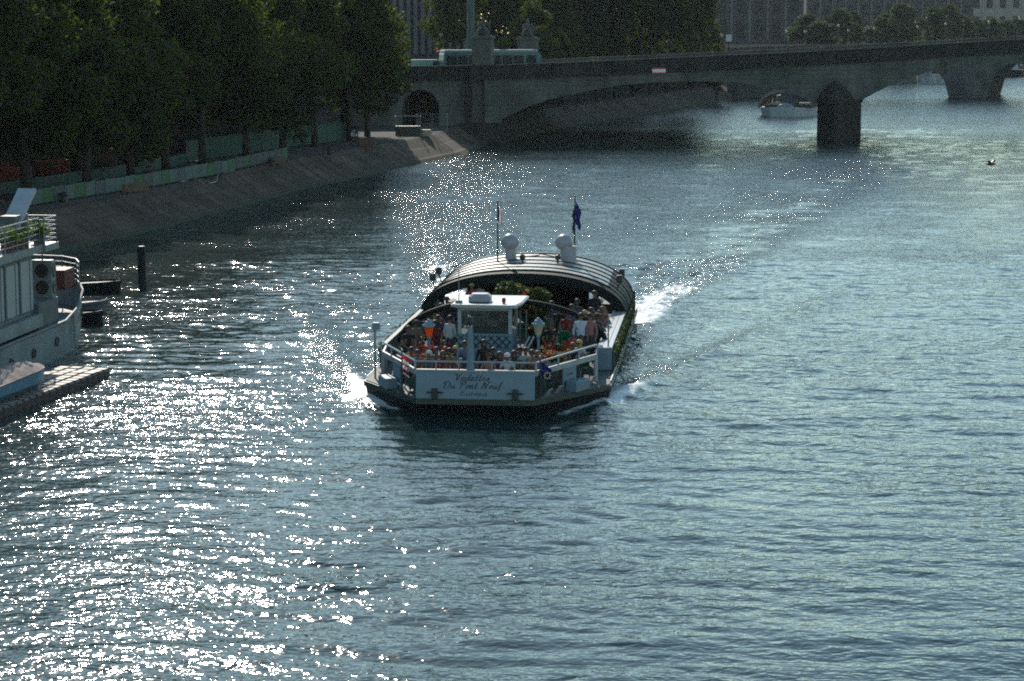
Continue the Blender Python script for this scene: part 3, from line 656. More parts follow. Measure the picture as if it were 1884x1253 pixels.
def board(t, w=0.95):
    mb = MB(); mb.box(-w / 2, w / 2, -.3, .3, 0, 1.6, 'brown_wood'); mb.build('box', t)
    mb = MB(); mb.box(w / 2 + .003, w / 2 + .36, -.28, -.2, 0, 1.58, 'raw_wood'); mb.build('lit_side', t)  # paler board painted as the sunlit narrow side of the box
for i, (px, py, lab) in enumerate(((150, 306, 'nearest the red skips'), (196, 312, 'second from the red skips'), (243, 302, 'third from the red skips'))):
    qthing(board, 'tree_guard', 'brown wooden box round a trunk base, %s' % lab, 'tree guard', px, py, 0.1, 'wooden boxes round tree trunks')
def crate(t, w=1.3, h=0.9, m='raw_wood'):
    mb = MB()
    for k in range(4): mb.box(-w / 2, w / 2, -.4, .4, k * h / 4 + .02, (k + 1) * h / 4 - .02, m)
    mb.build('slats', t); mb = MB()
    for sx in (-1, 1): mb.box(sx * w / 2 - .04, sx * w / 2 + .04, -.42, .42, 0, h, 'brown_wood')
    mb.build('corner_posts', t)
qthing(crate, 'crate', 'pale wooden crate standing right of the tree boxes', 'crate', 287, 292)
qthing(lambda t: crate(t, 2.2, 1.2, 'brown_wood'), 'crate', 'long brown slatted crate behind the tall green hoarding', 'crate', 385, 262)
qthing(lambda t: crate(t, 1.5, 1.1, 'brown_wood'), 'crate', 'shorter reddish brown crate beside the long one', 'crate', 423, 258)
def tank(t):
    mb = MB(); mb.rbox(-.55, .55, -.5, .5, .15, 1.15, 'white_paint', 0.08); mb.build('tank', t); mb = MB(); mb.box(-.6, .6, -.55, .55, 0, .14, 'brown_wood'); mb.build('pallet', t)
    mb = MB(); mb.lathe([(.12, 1.15), (.12, 1.22), (.02, 1.23)], 'dark_metal', 10); mb.build('cap', t)
qthing(tank, 'water_tank', 'white cube water tank on a pallet behind the tall hoarding', 'tank', 484, 255)
def bucket(t):
    mb = MB(); mb.lathe([(.28, 0), (.42, .75), (.46, .75), (.44, .8), (.36, .78)], 'fence_grey', 14); mb.build('tub', t); mb = MB(); mb.lathe([(.34, .7), (.01, .72)], 'earth', 12); mb.build('soil', t)
qthing(bucket, 'planter_tub', 'grey tapered tub behind the mixed coloured hoarding', 'tub', 292, 306)
def block(t, w=1.1, h=.45, m='raw_wood'):
    mb = MB(); mb.rbox(-w / 2, w / 2, -.45, .45, 0, h, m, 0.05); mb.build('block', t)
    mb = MB(); mb.box(-w / 2 + .1, -w / 2 + .25, -.46, .46, -.001 + .0, h + .01, 'brown_wood'); mb.build('strap', t)
qthing(block, 'stone_block', 'beige block on the quay edge beside the grey hoarding end', 'block', 512, 300, .2)
qthing(lambda t: block(t, 1.5, .5, 'terracotta'), 'stone_block', 'flat reddish block at the foot of the last tree', 'block', 674, 268, .1)
qthing(lambda t: block(t, 1.1, .6, 'dock_top'), 'stone_block', 'pale squat stone block right of the fenced cage', 'block', 783, 250, .1)
qthing(lambda t: block(t, 1.8, .5, 'raw_wood'), 'stone_block', 'yellowish block in front of the bright hoarding', 'block', 246, 352, .3)
def bollard(t):
    mb = MB(); mb.lathe([(.26, 0), (.2, .08), (.17, .35), (.24, .48), (.24, .56), (.1, .62)], 'dark_metal', 14); mb.build('post', t)
    mb = MB(); pts = [(cos(a) * (.24 + .02 * sin(5 * a)), sin(a) * .24, .12 + .02 * a / 6) for a in [k * pi / 8 for k in range(33)]]; mb.tube(pts, .025, 'brown_wood', 5); mb.build('rope', t)
for px, py, lab in ((500, 306, 'beside the beige block on the quay edge'), (607, 285, 'alone on the quay edge below the tall hoarding'), (118, 372, 'on the quay edge above the houseboat roof')):
    qthing(bollard, 'bollard', 'black iron mooring bollard %s' % lab, 'bollard', px, py, 0, 'mooring bollards')
def cage(t):
    mb = MB(); mb.box(-1.2, 1.2, -.5, .5, 0, .95, 'dark_green'); mb.build('base_box', t); mb = MB()
    for x in (-1.2, -.95, 1.0, 1.2):
        mb.tube([(x, -.5, .95), (x, -.5, 1.9)], .03, 'metal_gray', 5)
    mb.tube([(-1.2, -.5, 1.9), (1.2, -.5, 1.9)], .025, 'white_paint', 5); mb.tube([(-1.2, .5, 1.9), (1.2, .5, 1.9)], .025, 'white_paint', 5)
    for x in (-1.2, 1.2): mb.tube([(x, -.5, 1.9), (x, .5, 1.9)], .025, 'white_paint', 5)
    mb.tube([(-1.2, -.5, 1.4), (-.95, -.5, 1.4)], .02, 'white_paint', 5); mb.tube([(1.0, -.5, 1.4), (1.2, -.5, 1.4)], .02, 'white_paint', 5); mb.build('guard_rail', t)
qthing(cage, 'gangway_cage', 'dark box with a white guard rail in front of the small bridge arch', 'barrier', 751, 250)
def mesh_gate(t):
    mb = MB()
    for x in (-1.5, 0, 1.5): mb.tube([(x, 0, 0), (x, 0, 2)], .035, 'metal_gray', 6)
    for z in (.15, 1, 1.95): mb.tube([(-1.5, 0, z), (1.5, 0, z)], .025, 'metal_gray', 5)
    mb.build('frame', t); mb = MB()
    for k in range(19): mb.tube([(-1.42 + k * .158, 0, .16), (-1.42 + k * .158, 0, 1.94)], .008, 'metal_gray', 4)
    mb.build('wires', t)
qthing(mesh_gate, 'mesh_fence', 'wire mesh site fence standing in the mouth of the small bridge arch', 'fence', 795, 247, .1)
mb = MB(); hp = [at(px, py, QZ + 0.05) for px, py in ((330, 335), (350, 330), (372, 331), (385, 337), (398, 334), (401, 322), (404, 317))]; mb.tube(hp, 0.03, 'white_paint', 6)
mb.build('hose', label='thin white hose looping over the quay edge from the hoarding', cat='hose')

# ================================================================== TREES
def tree_proto(name, h, cz0, rad, nleaf, lsize, seed, shape='oval', leaf='tree_leaf', trunk_r=0.28, nl=9, lean=0.0):
    rg = random.Random(seed); t = MB(); base = [(0, 0, -0.2), (0.08 * lean, 0, h * .15), (0.2 * lean, rg.uniform(-.2, .2), h * .4), (0.4 * lean, rg.uniform(-.3, .3), h * .65), (.5 * lean, 0, h * .86)]
    t.tube(base, [trunk_r * 1.25, trunk_r, trunk_r * .75, trunk_r * .4, trunk_r * .12], 'bark', 9)
    blobs = []
    for i in range(nl):
        z0 = h * (0.16 + 0.5 * i / nl); a = rg.uniform(0, 2 * pi); zz = min(h * .93, z0 + h * rg.uniform(.16, .34)); f = (zz - cz0) / (h - cz0)
        env = rad * ((1 - abs(2 * f - .8) ** 2.2 * .55) if shape == 'oval' else (1 - max(0, f) ** 2 * .75))
        r = env * rg.uniform(.55, .85); e = Vector((r * cos(a), r * sin(a), zz)); b = Vector((0.2 * lean, 0, z0))
        mid = b.lerp(e, .5) + Vector((0, 0, -.06 * h * rg.uniform(0, 1))); t.tube([b, mid, e], [trunk_r * .42, trunk_r * .25, trunk_r * .06], 'bark', 6)
        for k in range(2):
            e2 = mid + Vector((rg.uniform(-1, 1), rg.uniform(-1, 1), rg.uniform(.3, 1.2))) * rad * .35; t.tube([mid, mid.lerp(e2, .6), e2], [trunk_r * .18, trunk_r * .1, .015], 'bark', 5); blobs.append((e2, rg.uniform(.2, .34) * rad))
        blobs.append((e, rg.uniform(.28, .42) * rad))
    for k in range(int(nl * 5.5)):
        f = rg.random() ** .85; zz = cz0 + (h - cz0) * f
        env = rad * ((max(0.05, 1 - abs(2 * f - .8) ** 2.2 * .75)) if shape == 'oval' else (1 - f ** 2 * .8)); a = rg.uniform(0, 2 * pi); r = env * rg.uniform(.35, .92)
        blobs.append((Vector((r * cos(a) + .3 * lean, r * sin(a), zz)), rg.uniform(.15, .3) * rad))
    wts = np.array([b[1] ** 2 for b in blobs]); cnt = (wts / wts.sum() * nleaf).astype(int); P = []
    for (c, r), n in zip(blobs, cnt):
        d = rng.normal(size=(n, 3)); d /= np.linalg.norm(d, axis=1)[:, None]; rr = r * (0.45 + 0.62 * rng.random(n) ** .6)[:, None]
        q = d * rr; q[:, 2] *= 0.8; q[:, 2] -= 0.25 * r * (rng.random(n) ** 3); P.append(q + np.array(c))
    lv = MB(); lv.leaves(np.concatenate(P), lsize, leaf)
    return t.mesh(name + '_trunk', True), lv.mesh(name + '_crown')
PROT = [tree_proto('plane', 15.5, 2.6, 4.5, 11000, 0.23, 3), tree_proto('plane', 17, 2.3, 4.9, 11500, 0.24, 5, lean=.6), tree_proto('plane', 16, 2.9, 4.2, 10500, 0.22, 9, 'cone'), tree_proto('plane', 14.5, 2.2, 5.0, 11500, 0.24, 14, lean=-.5)]
def tree(k, x, y, z, label, s=1.0, rz=None, group='trees along the lower quay', P=PROT, name='plane_tree'):
    t = link(name, None, None, (x, y, z), random.uniform(0, 6.28) if rz is None else rz, label, 'tree', group); t.scale = (s * random.uniform(.92, 1.08), s * random.uniform(.92, 1.08), s)
    link('trunk', P[k % len(P)][0], t); link('crown', P[k % len(P)][1], t); return t
def bank_at(Y, d):
    for i, (a, b) in enumerate(zip(BK[:-1], BK[1:])):
        if a[1] <= Y <= b[1]: 
            o = offs(d); f = (Y - a[1]) / (b[1] - a[1]); return (o[i][0] + (o[i + 1][0] - o[i][0]) * f, o[i][1] + (o[i + 1][1] - o[i][1]) * f)
ords = ['first', 'second', 'third', 'fourth', 'fifth', 'sixth', 'seventh', 'eighth', 'ninth', 'tenth', 'eleventh', 'twelfth', 'thirteenth', 'fourteenth', 'fifteenth']
row1 = [206, 198.5, 190, 182, 174, 166, 158, 150, 142, 134, 126, 117, 107]
for i, Y in enumerate(row1):
    x, y = bank_at(Y, 7.6 + random.uniform(-.6, .6)); tree(i, x, y, QZ, 'dark leafy quay tree, %s from the bridge in the row nearer the river' % ords[i] if i else 'forked leafy tree at the end of the tall hoarding, last before the bridge', 0.93 if i == 0 else random.uniform(.95, 1.08))
row2 = [211, 202, 192, 183, 173, 163, 153, 143, 133, 123]
for i, Y in enumerate(row2):
    x, y = bank_at(Y, 12.0 + random.uniform(-.5, .5)); tree(i + 1, x, y, QZ, 'dark leafy quay tree, %s from the bridge in the row against the stone wall' % ords[i], random.uniform(1.0, 1.12))
# street trees behind the bridge end
ST = [(832, 270, .82, 'small yellowish green tree left of the teal pole', 1), (905, 292, 1.0, 'tall dark tree behind the nearer statue', 0), (958, 300, 1.1, 'tall dark tree behind the further statue', 3), (1010, 304, 1.1, 'dense tree right of the further statue', 1),
      (1065, 306, 1.05, 'dense tree behind the left pair of people on the bridge', 0), (1120, 308, 1.12, 'broad dense tree above the middle of the first arch', 3), (1180, 310, 1.05, 'broad dense tree above the navigation sign', 1), (1236, 312, 1.0, 'dense tree next to last before the arcaded facade', 0), (1272, 318, .92, 'rounded tree at the right end of the dense clump beside the arcaded facade', 3)]
for px, Y, s, lab, k in ST:
    p = atY(px, 60, Y); tree(k, p.x, Y, LZ - .1, lab, s, group='street trees behind the bridge')
# quay trees seen through the first arch, extra ones added to shade the bank
for i, (px, Y) in enumerate(((1008, 276), (1034, 284), (1062, 292), (1090, 301), (1118, 310), (1146, 318), (1174, 326), (1202, 335), (1232, 344), (1262, 352), (1290, 362), (1318, 366))):
    p = atY(px, 200, Y); tree(i, p.x - 2 - 2.5 * (i % 2), Y + 2, QZ, 'shaded quay tree seen through the first arch, %s from its left spring' % ords[i], .85, group='quay trees seen through the first arch')
for i, Y in enumerate(range(270, 372, 9)):  # added row, put in to shade the sunlit bank
    x, y = bank_at(Y, 5.2); tree(i + 2, x, y, QZ, 'added low shade tree close to the quay edge beyond the near bridge, %s from it' % ords[i], .62, group='added shade trees beyond the near bridge')
p = atY(1318, 180, 343); tree(1, p.x, 343, -0.2 + QZ - 1.2, 'bushy green tree leaning over the water right of the first arch crown', .5, group='quay trees seen through the first arch')
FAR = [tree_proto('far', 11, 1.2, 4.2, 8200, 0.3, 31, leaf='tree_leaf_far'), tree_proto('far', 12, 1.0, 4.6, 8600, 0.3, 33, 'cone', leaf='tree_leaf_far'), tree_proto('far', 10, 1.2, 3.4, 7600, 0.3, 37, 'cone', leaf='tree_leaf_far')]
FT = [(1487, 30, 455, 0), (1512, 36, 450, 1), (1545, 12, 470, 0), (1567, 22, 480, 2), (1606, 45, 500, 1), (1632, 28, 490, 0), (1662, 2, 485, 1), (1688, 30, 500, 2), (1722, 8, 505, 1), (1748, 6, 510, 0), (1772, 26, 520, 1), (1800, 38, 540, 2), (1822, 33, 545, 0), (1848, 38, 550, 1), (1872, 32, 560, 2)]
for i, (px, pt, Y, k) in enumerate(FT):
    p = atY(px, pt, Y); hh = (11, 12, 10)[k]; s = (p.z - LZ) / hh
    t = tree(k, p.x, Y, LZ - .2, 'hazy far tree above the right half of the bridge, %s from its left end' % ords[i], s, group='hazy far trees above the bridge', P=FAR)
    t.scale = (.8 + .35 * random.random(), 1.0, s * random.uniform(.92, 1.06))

# ================================================================== TOUR BOAT
TBM = Matrix.Translation(BO) @ Matrix.Rotation(-BH, 4, 'Z')
boat = thing('tour_boat', 'long white and dark green open river tour boat with arched roof heading towards the viewer', 'tour boat', BO, -BH)
def outline(o=0.0, z=0.0, yb=23.4): 
    return [(-1.95 - o * .4, 0 - o), (1.95 + o * .4, 0 - o), (4.28 + o, 3.5 - o * .4), (4.28 + o, yb), (-4.28 - o, yb), (-4.28 - o, 3.5 - o * .4)]
mb = MB(); rings = []
for z, o, bow in ((-0.6, -0.2, .5), (0.0, -0.12, 0.22), (0.3, -0.08, 0.1), (0.46, -0.05, 0.04)):
    rings.append([(x, y + (bow if y < 3 else bow * .3 if y < 4 else 0), z) for x, y in outline(o)])
mb.loft(rings, 'black_hull', cap=True); mb.build('hull', boat)
mb = MB(); mb.prism(outline(0.0), 0.463, 0.62, 'hull_green'); mb.build('rub_rail', boat)
mb = MB(); mb.prism(outline(-0.06), 0.623, 0.65, 'deck'); mb.build('deck', boat)
# bow bulwark: front lettered panel, angled sides with openings
def panel(mb, p, q, z0, z1, th, m, lean=0.0):
    p, q = Vector((*p, 0)), Vector((*q, 0)); d = (q - p).normalized(); n = Vector((-d.y, d.x, 0)) * th
    l = Vector((-d.y, d.x, 0)) * lean
    r = [[p + Vector((0, 0, z0)), q + Vector((0, 0, z0)), q + n + Vector((0, 0, z0)), p + n + Vector((0, 0, z0))],
         [p + l + Vector((0, 0, z1)), q + l + Vector((0, 0, z1)), q + n + l + Vector((0, 0, z1)), p + n + l + Vector((0, 0, z1))]]
    mb.loft(r, m, cap=True)
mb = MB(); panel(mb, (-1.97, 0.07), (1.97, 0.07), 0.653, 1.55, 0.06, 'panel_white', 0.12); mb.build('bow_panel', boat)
mb = MB(); panel(mb, (-2.0, 0.15), (2.0, 0.15), 1.552, 1.6, 0.14, 'white_paint'); mb.build('bow_cap_rail', boat)
S0, S1 = (2.0, .18), (3.78, 4.1)
for sg in (-1, 1):
    P = lambda t: (sg * (S0[0] + (S1[0] - S0[0]) * t), S0[1] + (S1[1] - S0[1]) * t)
    def pn(mb, a, b, z0, z1, th, m, out=0.0):
        p, q = P(a), P(b); d = Vector((q[0] - p[0], q[1] - p[1])).normalized(); n = Vector((d.y * sg, -d.x * sg)) * out
        p = (p[0] + n.x, p[1] + n.y); q = (q[0] + n.x, q[1] + n.y)
        if sg < 0: p, q = q, p
        panel(mb, p, q, z0, z1, th, m)
    mb = MB(); pn(mb, 0, 1, 1.42, 1.6, .08, 'white_paint'); mb.build('side_cap_rail', boat)
    mb = MB(); pn(mb, 0, 1, .653, 1.419, .05, 'dark_green', -0.55); mb.build('opening_shade', boat)  # dark sheet behind the side openings in place of their dim interior
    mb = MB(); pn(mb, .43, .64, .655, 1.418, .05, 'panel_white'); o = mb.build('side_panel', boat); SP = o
    mb = MB(); pn(mb, .96, 1.0, .655, 1.418, .07, 'white_paint'); mb.build('side_post', boat); mb = MB(); pn(mb, 0, .03, .655, 1.418, .07, 'dark_green'); mb.build('side_post', boat)
    mb = MB(); a, b = P(.44), P(.68); d = Vector((b[0] - a[0], b[1] - a[1])).normalized(); T = Matrix(((d.x, sg * d.y, 0, a[0]), (d.y, -sg * d.x, 0, a[1]), (0, 0, 1, 0), (0, 0, 0, 1)))
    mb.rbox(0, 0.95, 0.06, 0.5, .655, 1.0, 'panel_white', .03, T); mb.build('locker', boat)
    for k, t_ in enumerate((.12, .28, .85)):
        mb = MB(); a = P(t_); T = Matrix(((d.x, sg * d.y, 0, a[0]), (d.y, -sg * d.x, 0, a[1]), (0, 0, 1, 0.655), (0, 0, 0, 1))) @ Matrix.Rotation(R(-35), 4, 'X')
        mb.box(0, .26, .0, .02, 0.02, .34, 'white_paint', T); mb.build('deck_card', boat)
    # hand rail above
    mb = MB(); pts = [TB_ for TB_ in [(0 if sg < 0 else 0, .2, 1.86), (sg * 2.0, .22, 1.86), (*P(.5), 1.9), (*P(.98), 1.92), (*P(.99), 1.6)]]
    if sg < 0: pts = pts
    mb.tube(pts, .035, 'white_paint', 6)
    mb.tube([(sg * 2.0, .22, 1.86), (sg * 2.0, .2, 1.6)], .035, 'white_paint', 6)
    for t_ in (.35, .68): mb.tube([(*P(t_), 1.6), (*P(t_), 1.88)], .03, 'white_paint', 6)
    for x in (.55, 1.3): mb.tube([(sg * x, .2, 1.6), (sg * x, .2, 1.86)], .02, 'white_paint', 6)
    mb.build('hand_rail', boat)
    # mooring bitts on the bow panel
    mb = MB(); x = sg * 1.33; mb.rbox(x - .09, x + .09, -.1, .06, .655, 1.0, 'dark_metal', .02); mb.tube([(x - .26, -.02, .86), (x + .26, -.02, .86)], .03, 'dark_metal', 6); mb.build('mooring_bitt', boat)
    # side structure with planked walkway top and turf strip
    xi = 3.62 if sg > 0 else 4.0
    mb = MB(); mb.box(min(sg * xi, sg * 4.13), max(sg * xi, sg * 4.13), 6.5, 16.6, .653, 1.42, 'panel_white' if sg > 0 else 'houseboat_grey'); mb.build('side_coaming', boat)
    mb = MB()
    for k in range(3 if sg > 0 else 1):
        a = (3.6 if sg > 0 else 3.98) + k * .18; b = a + .165; mb.box(min(sg * a, sg * b), max(sg * a, sg * b), 6.46, 16.6, 1.423, 1.46, 'white_paint' if sg > 0 else 'houseboat_grey')
    mb.build('side_walkway', boat)
    mb = MB(); mb.box(sg * 4.135, sg * 4.22, 6.5, 21.5, .653, 1.3, 'dark_green'); mb.build('turf_backing', boat)
    mb = MB(); n = 2600; q = np.stack([sg * rng.uniform(4.14, 4.3, n), rng.uniform(6.5, 21.0, n), rng.uniform(.75, 1.42, n)], 1); mb.leaves(q, .055, 'flower_leaf'); mb.build('hedge_strip', boat)
    mb = MB(); mb.tube([(sg * 4.24, 3.9, .69), (sg * 4.24, 23.3, .69)], .03, 'white_paint', 5); mb.build('deck_edge_line', boat)
    mb = MB(); mb.tube([(sg * 4.1, 22.2, .65), (sg * 4.1, 22.2, 1.55)], .13, 'black_hull', 10); mb.build('stern_bitt', boat)
    # low inner coaming between the bow bulwark and the walkway
    mb = MB(); panel(mb, *( ((3.78, 4.1), (3.62, 6.5)) if sg > 0 else ((-4.0, 6.5), (-3.78, 4.1)) ), .653, 1.44, .06, 'white_paint'); mb.build('side_bulwark', boat)
mb = MB(); mb.tube([(-3.95, 3.9, .65), (-3.95, 3.9, 2.35)], .035, 'metal_gray', 6); mb.build('side_pole', boat)
mb = MB(); mb.rbox(-4.03, -3.78, 3.8, 4.0, 2.36, 2.6, 'panel_white', .02); mb.build('pole_box', boat)
mb = MB(); mb.tube([(3.98, 6.8, 1.46), (3.98, 6.8, 2.5)], .03, 'metal_gray', 6); mb.build('side_pole', boat)
mb = MB(); mb.box(-2.9, -1.5, 21.52, 21.6, .655, 2.75, 'roof_side_green'); mb.build('shade_panel', boat)  # added dark panels that keep the space under the roof dim
mb = MB(); mb.box(-1.1, 2.3, 21.52, 21.6, .655, 2.8, 'roof_side_green'); mb.build('shade_panel', boat)
# floors inside
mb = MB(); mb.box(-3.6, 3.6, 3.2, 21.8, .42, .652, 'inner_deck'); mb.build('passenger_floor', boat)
# stern deck box
mb = MB(); mb.box(-3.9, 3.9, 21.9, 23.1, .653, 1.0, 'deck'); mb.build('stern_deck', boat)
# mast at the bow
mb = MB(); mb.tube([(-.18, .28, 1.58), (-.18, .28, 3.05)], [.14, .075], 'panel_white', 10); mb.build('bow_mast', boat)
mb = MB(); mb.lathe([(.03, 3.05), (.085, 3.08), (.1, 3.2), (.07, 3.32), (.03, 3.36)], 'dark_metal', 10, (-.18, .28, 0)); mb.ball((-.22, .2, 3.38), .04, 'dome_white'); mb.build('mast_light', boat)
# flags on the bow rail
def flag(w, h, cols, seed, folds=5, droop=.35, tilt=.0):
    mb = MB(); rg = random.Random(seed); nx, ny = 14, 10
    g = [[(w * i / nx * (1 - .45 * droop), .09 * sin(i / nx * folds * pi + .7 * j / ny + seed) * (i / nx) ** .5 * w * 1.2 + .04 * sin(j), -h * j / ny - droop * w * (i / nx) ** 1.2 + tilt * i / nx) for i in range(nx + 1)] for j in range(ny + 1)]
    for j in range(ny):
        for i in range(nx):
            m = cols(i / nx, j / ny); mb.face([g[j][i], g[j][i + 1], g[j + 1][i + 1], g[j + 1][i]], m)
    return mb
tri = lambda i, j: 'flag_blue' if i < .33 else 'flag_white' if i < .66 else 'flag_red'
def flagthing(name, label, lp, px_pole, top, cols, w, h, rz, seed, droop=.5, base=1.6):
    x, y = b2w(*lp); t = thing(name, label, 'flag', (x, y, base), rz, 'flags on the tour boat')
    mb = MB(); mb.tube([(0, 0, 0), (0, 0, top - base)], [.035, .022], 'dark_metal', 8); mb.build('pole', t)
    mb = MB(); mb.ball((0, 0, top - base + .04), .055, 'metal_gray', 6); mb.build('finial', t)
    o = flag(w, h, cols, seed, droop=droop).build('cloth', t, smooth=True); o.location = (0.02, 0, top - base - .12); return t, o
flagthing('bow_flag', 'small limp red and white flag hanging on the left bow rail', (-2.55, .95), 0, 2.05, lambda i, j: 'flag_red' if int(j * 6) % 2 == 0 else 'flag_white', .28, .62, .2, 2, .55, .66)
t, o = flagthing('bow_flag', 'drooping blue flag with gold stars on the right bow rail', (2.12, .32), 0, 2.0, lambda i, j: 'flag_blue', .52, .5, .3, 3, .55, .66)
mb = MB()
for k in range(8): a = k * pi / 4; mb.lathe([(.028, 0), (.001, .006)], 'star_yellow', 5, T=Matrix.Translation((.2 + .1 * cos(a), -.1, -.45 + .1 * sin(a))) @ Matrix.Rotation(R(90), 4, 'X'))
s_ = mb.build('stars', o)
flagthing('roof_flag', 'furled flag with a red patch on the left roof pole, behind the left dome', (-1.42, 19.9), 0, 5.45, tri, .28, .62, .1, 5, .95, 3.02)
t, o = flagthing('roof_flag', 'dark blue flag hanging from the right roof pole, behind the right dome', (1.72, 21.0), 0, 5.6, lambda i, j: 'flag_blue', .5, .9, -.9, 6, .8, 3.02)
fo2 = flag(.45, .8, lambda i, j: 'flag_blue', 9, droop=.9).build('cloth', t, smooth=True); fo2.location = (-.02, 0, 2.2); fo2.rotation_euler = (0, 0, 2.6)
# wheelhouse
wh = [(-1.32, 6.0), (.6, 6.0), (.6, 8.2), (-1.32, 8.2)]
mb = MB(); mb.box(-1.32, .6, 6.0, 8.2, .655, 1.96, 'panel_white'); mb.build('wheelhouse_base', boat)
mb = MB()
for k in range(-3, 9):
    x0 = -1.3 + k * .27
    for s_ in (1, -1):
        a, b = (x0, 1.45) if s_ > 0 else (x0, 1.9), (x0 + .45, 1.9) if s_ > 0 else (x0 + .45, 1.45)
        (xa, za), (xb, zb) = a, b
        lo, hi = -1.29, .57
        def cl(xa, za, xb, zb):
            if xb <= lo or xa >= hi: return None
            if xa < lo: za += (zb - za) * (lo - xa) / (xb - xa); xa = lo
            if xb > hi: zb = za + (zb - za) * (hi - xa) / (xb - xa); xb = hi
            return xa, za, xb, zb
        c = cl(xa, za, xb, zb)
        if c: mb.tube([(c[0], 5.985, c[1]), (c[2], 5.985, c[3])], .017, 'dark_green', 4)
mb.build('lattice', boat)
for x, y in wh:
    mb = MB(); sx = .12 if x < 0 else -.12; sy = .12 if y < 7 else -.12; mb.box(min(x, x + sx), max(x, x + sx), min(y, y + sy), max(y, y + sy), 1.963, 2.86, 'white_paint'); mb.build('corner_post', boat)
for (x0, x1, y0, y1) in ((-1.2, .48, 6.05, 6.07), (-1.2, .48, 8.12, 8.14), (-1.27, -1.25, 6.12, 8.08), (.53, .55, 6.12, 8.08)):
    mb = MB(); mb.box(x0, x1, y0, y1, 1.965, 2.78, 'clear_glass'); mb.build('window', boat)
mb = MB(); mb.box(-1.22, .5, 6.02, 6.1, 2.781, 2.9, 'white_paint'); mb.build('window_header', boat)
mb = MB(); mb.box(-.4, -.3, 6.9, 7.0, 1.965, 2.85, 'raw_wood'); mb.build('inner_post', boat)
mb = MB(); mb.rbox(-1.0, .2, 6.5, 6.9, 1.965, 2.15, 'dark_metal', .04); mb.build('helm_console', boat)
rf = [(-1.55, 5.85), (-1.3, 5.68), (.62, 5.62), (.78, 5.72), (.92, 6.6), (.98, 8.5), (-1.5, 8.5)]
mb = MB(); mb.prism(rf, 2.92, 3.0, 'white_paint'); mb.prism([(x * .97 - .01, y * .97 + .21) for x, y in rf], 3.003, 3.03, 'white_paint'); mb.build('wheelhouse_roof', boat)
mb = MB(); mb.rbox(-.98, -.2, 6.25, 6.95, 3.035, 3.33, 'dome_white', .1); mb.build('roof_vent', boat)
mb = MB(); mb.rbox(-.95, -.23, 6.23, 6.97, 3.033, 3.1, 'dark_metal', .05); mb.build('vent_base', boat)
mb = MB(); mb.rbox(-1.42, -1.18, 6.05, 6.25, 3.035, 3.13, 'metal_gray', .02); mb.build('aerial_base', boat)
mb = MB(); mb.tube([(-1.3, 6.15, 3.1), (-1.3, 6.15, 4.25)], .018, 'metal_gray', 5); mb.build('aerial', boat)
mb = MB(); mb.lathe([(.05, 3.03), (.05, 3.07), (.07, 3.08), (.07, 3.2), (.03, 3.23)], 'red_paint', 10, (.3, 6.2, 0)); mb.build('signal_light', boat)
for x in (.78, 1.0):
    mb = MB(); mb.box(x, x + .06, 6.9, 6.96, .655, 2.7, 'fence_light'); mb.build('stanchion', boat)
mb = MB(); mb.tube([(.72, 6.0, .9), (1.15, 6.9, 1.75)], .04, 'white_paint', 6); mb.tube([(.9, 5.95, .9), (1.3, 6.9, 1.75)], .04, 'white_paint', 6); mb.build('ladder', boat)
# slender front arch
def ell(a, b, z0, n, p=2.15, y=0.0, y2=None):
    return [(a * math.copysign(abs(cos(t)) ** (2 / p), cos(t)), y, z0 + b * abs(sin(t)) ** (2 / p)) for t in [pi - pi * k / n for k in range(n + 1)]]
mb = MB(); mb.tube(ell(3.8, 1.62, 1.2, 36, 2.0, 8.6), .1, 'roof_side_green', 8); mb.build('front_arch', boat)
for sg in (-1, 1):
    mb = MB(); mb.tube([(sg * 1.2, 8.8, 2.78), (sg * 1.2, 8.8, .65)], .03, 'dark_metal', 5); mb.build('arch_post', boat)
# main roof: bands from y=17 to 21.6; pale sheets on the crown, dark ribs down the sides
RA, RB_, RZ0 = 4.18, 1.78, 1.2
def shell(mb, y0, y1, a, b, t0, t1, th, m, n=30, z0=RZ0, k2=1.0):
    ts = [t0 + (t1 - t0) * k / n for k in range(n + 1)]
    f = lambda t, aa, bb: (aa * math.copysign(abs(cos(t)) ** .9, cos(t)), z0 + bb * abs(sin(t)) ** .9)
    r = []
    for t in ts:
        xo, zo = f(t, a, b); xi, zi = f(t, a - th, b - th); r.append([(xo, y0, zo), (xo, y1, zo), (xi, y1, zi), (xi, y0, zi)])
    mb.loft(r, m, cap=True)
NB = 5; Y0, Y1 = 17.0, 21.8
for k in range(NB):
    ya = Y0 + (Y1 - Y0) * k / NB; yb = Y0 + (Y1 - Y0) * (k + 1) / NB; bb = RB_ + .035 * k
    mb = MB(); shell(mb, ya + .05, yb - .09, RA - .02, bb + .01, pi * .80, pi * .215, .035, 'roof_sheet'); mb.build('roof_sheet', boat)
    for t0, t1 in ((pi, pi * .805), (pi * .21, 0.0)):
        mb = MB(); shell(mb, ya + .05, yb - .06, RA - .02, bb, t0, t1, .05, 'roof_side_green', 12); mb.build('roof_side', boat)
    mb = MB(); shell(mb, ya - .035, ya + .045, RA + .01, bb + .022, pi, 0, .07, 'dark_green', 40); mb.build('roof_rib', boat)
    if k % 2 == 1:
        mb = MB(); shell(mb, yb - .075, yb - .055, RA + .0, bb + .03, pi * .2, 0.02, .02, 'white_paint', 12); mb.build('roof_trim', boat)
mb = MB(); shell(mb, Y0 - .9, Y0 - .065, RA - .02, RB_ - .03, pi, 0, .4, 'roof_side_green', 40); mb.build('front_hood', boat)
mb = MB(); shell(mb, Y0 - .08, Y0 - .062, RA + .03, RB_ + .05, pi * .85, pi * .2, .05, 'dark_green', 30); mb.build('hood_edge', boat)
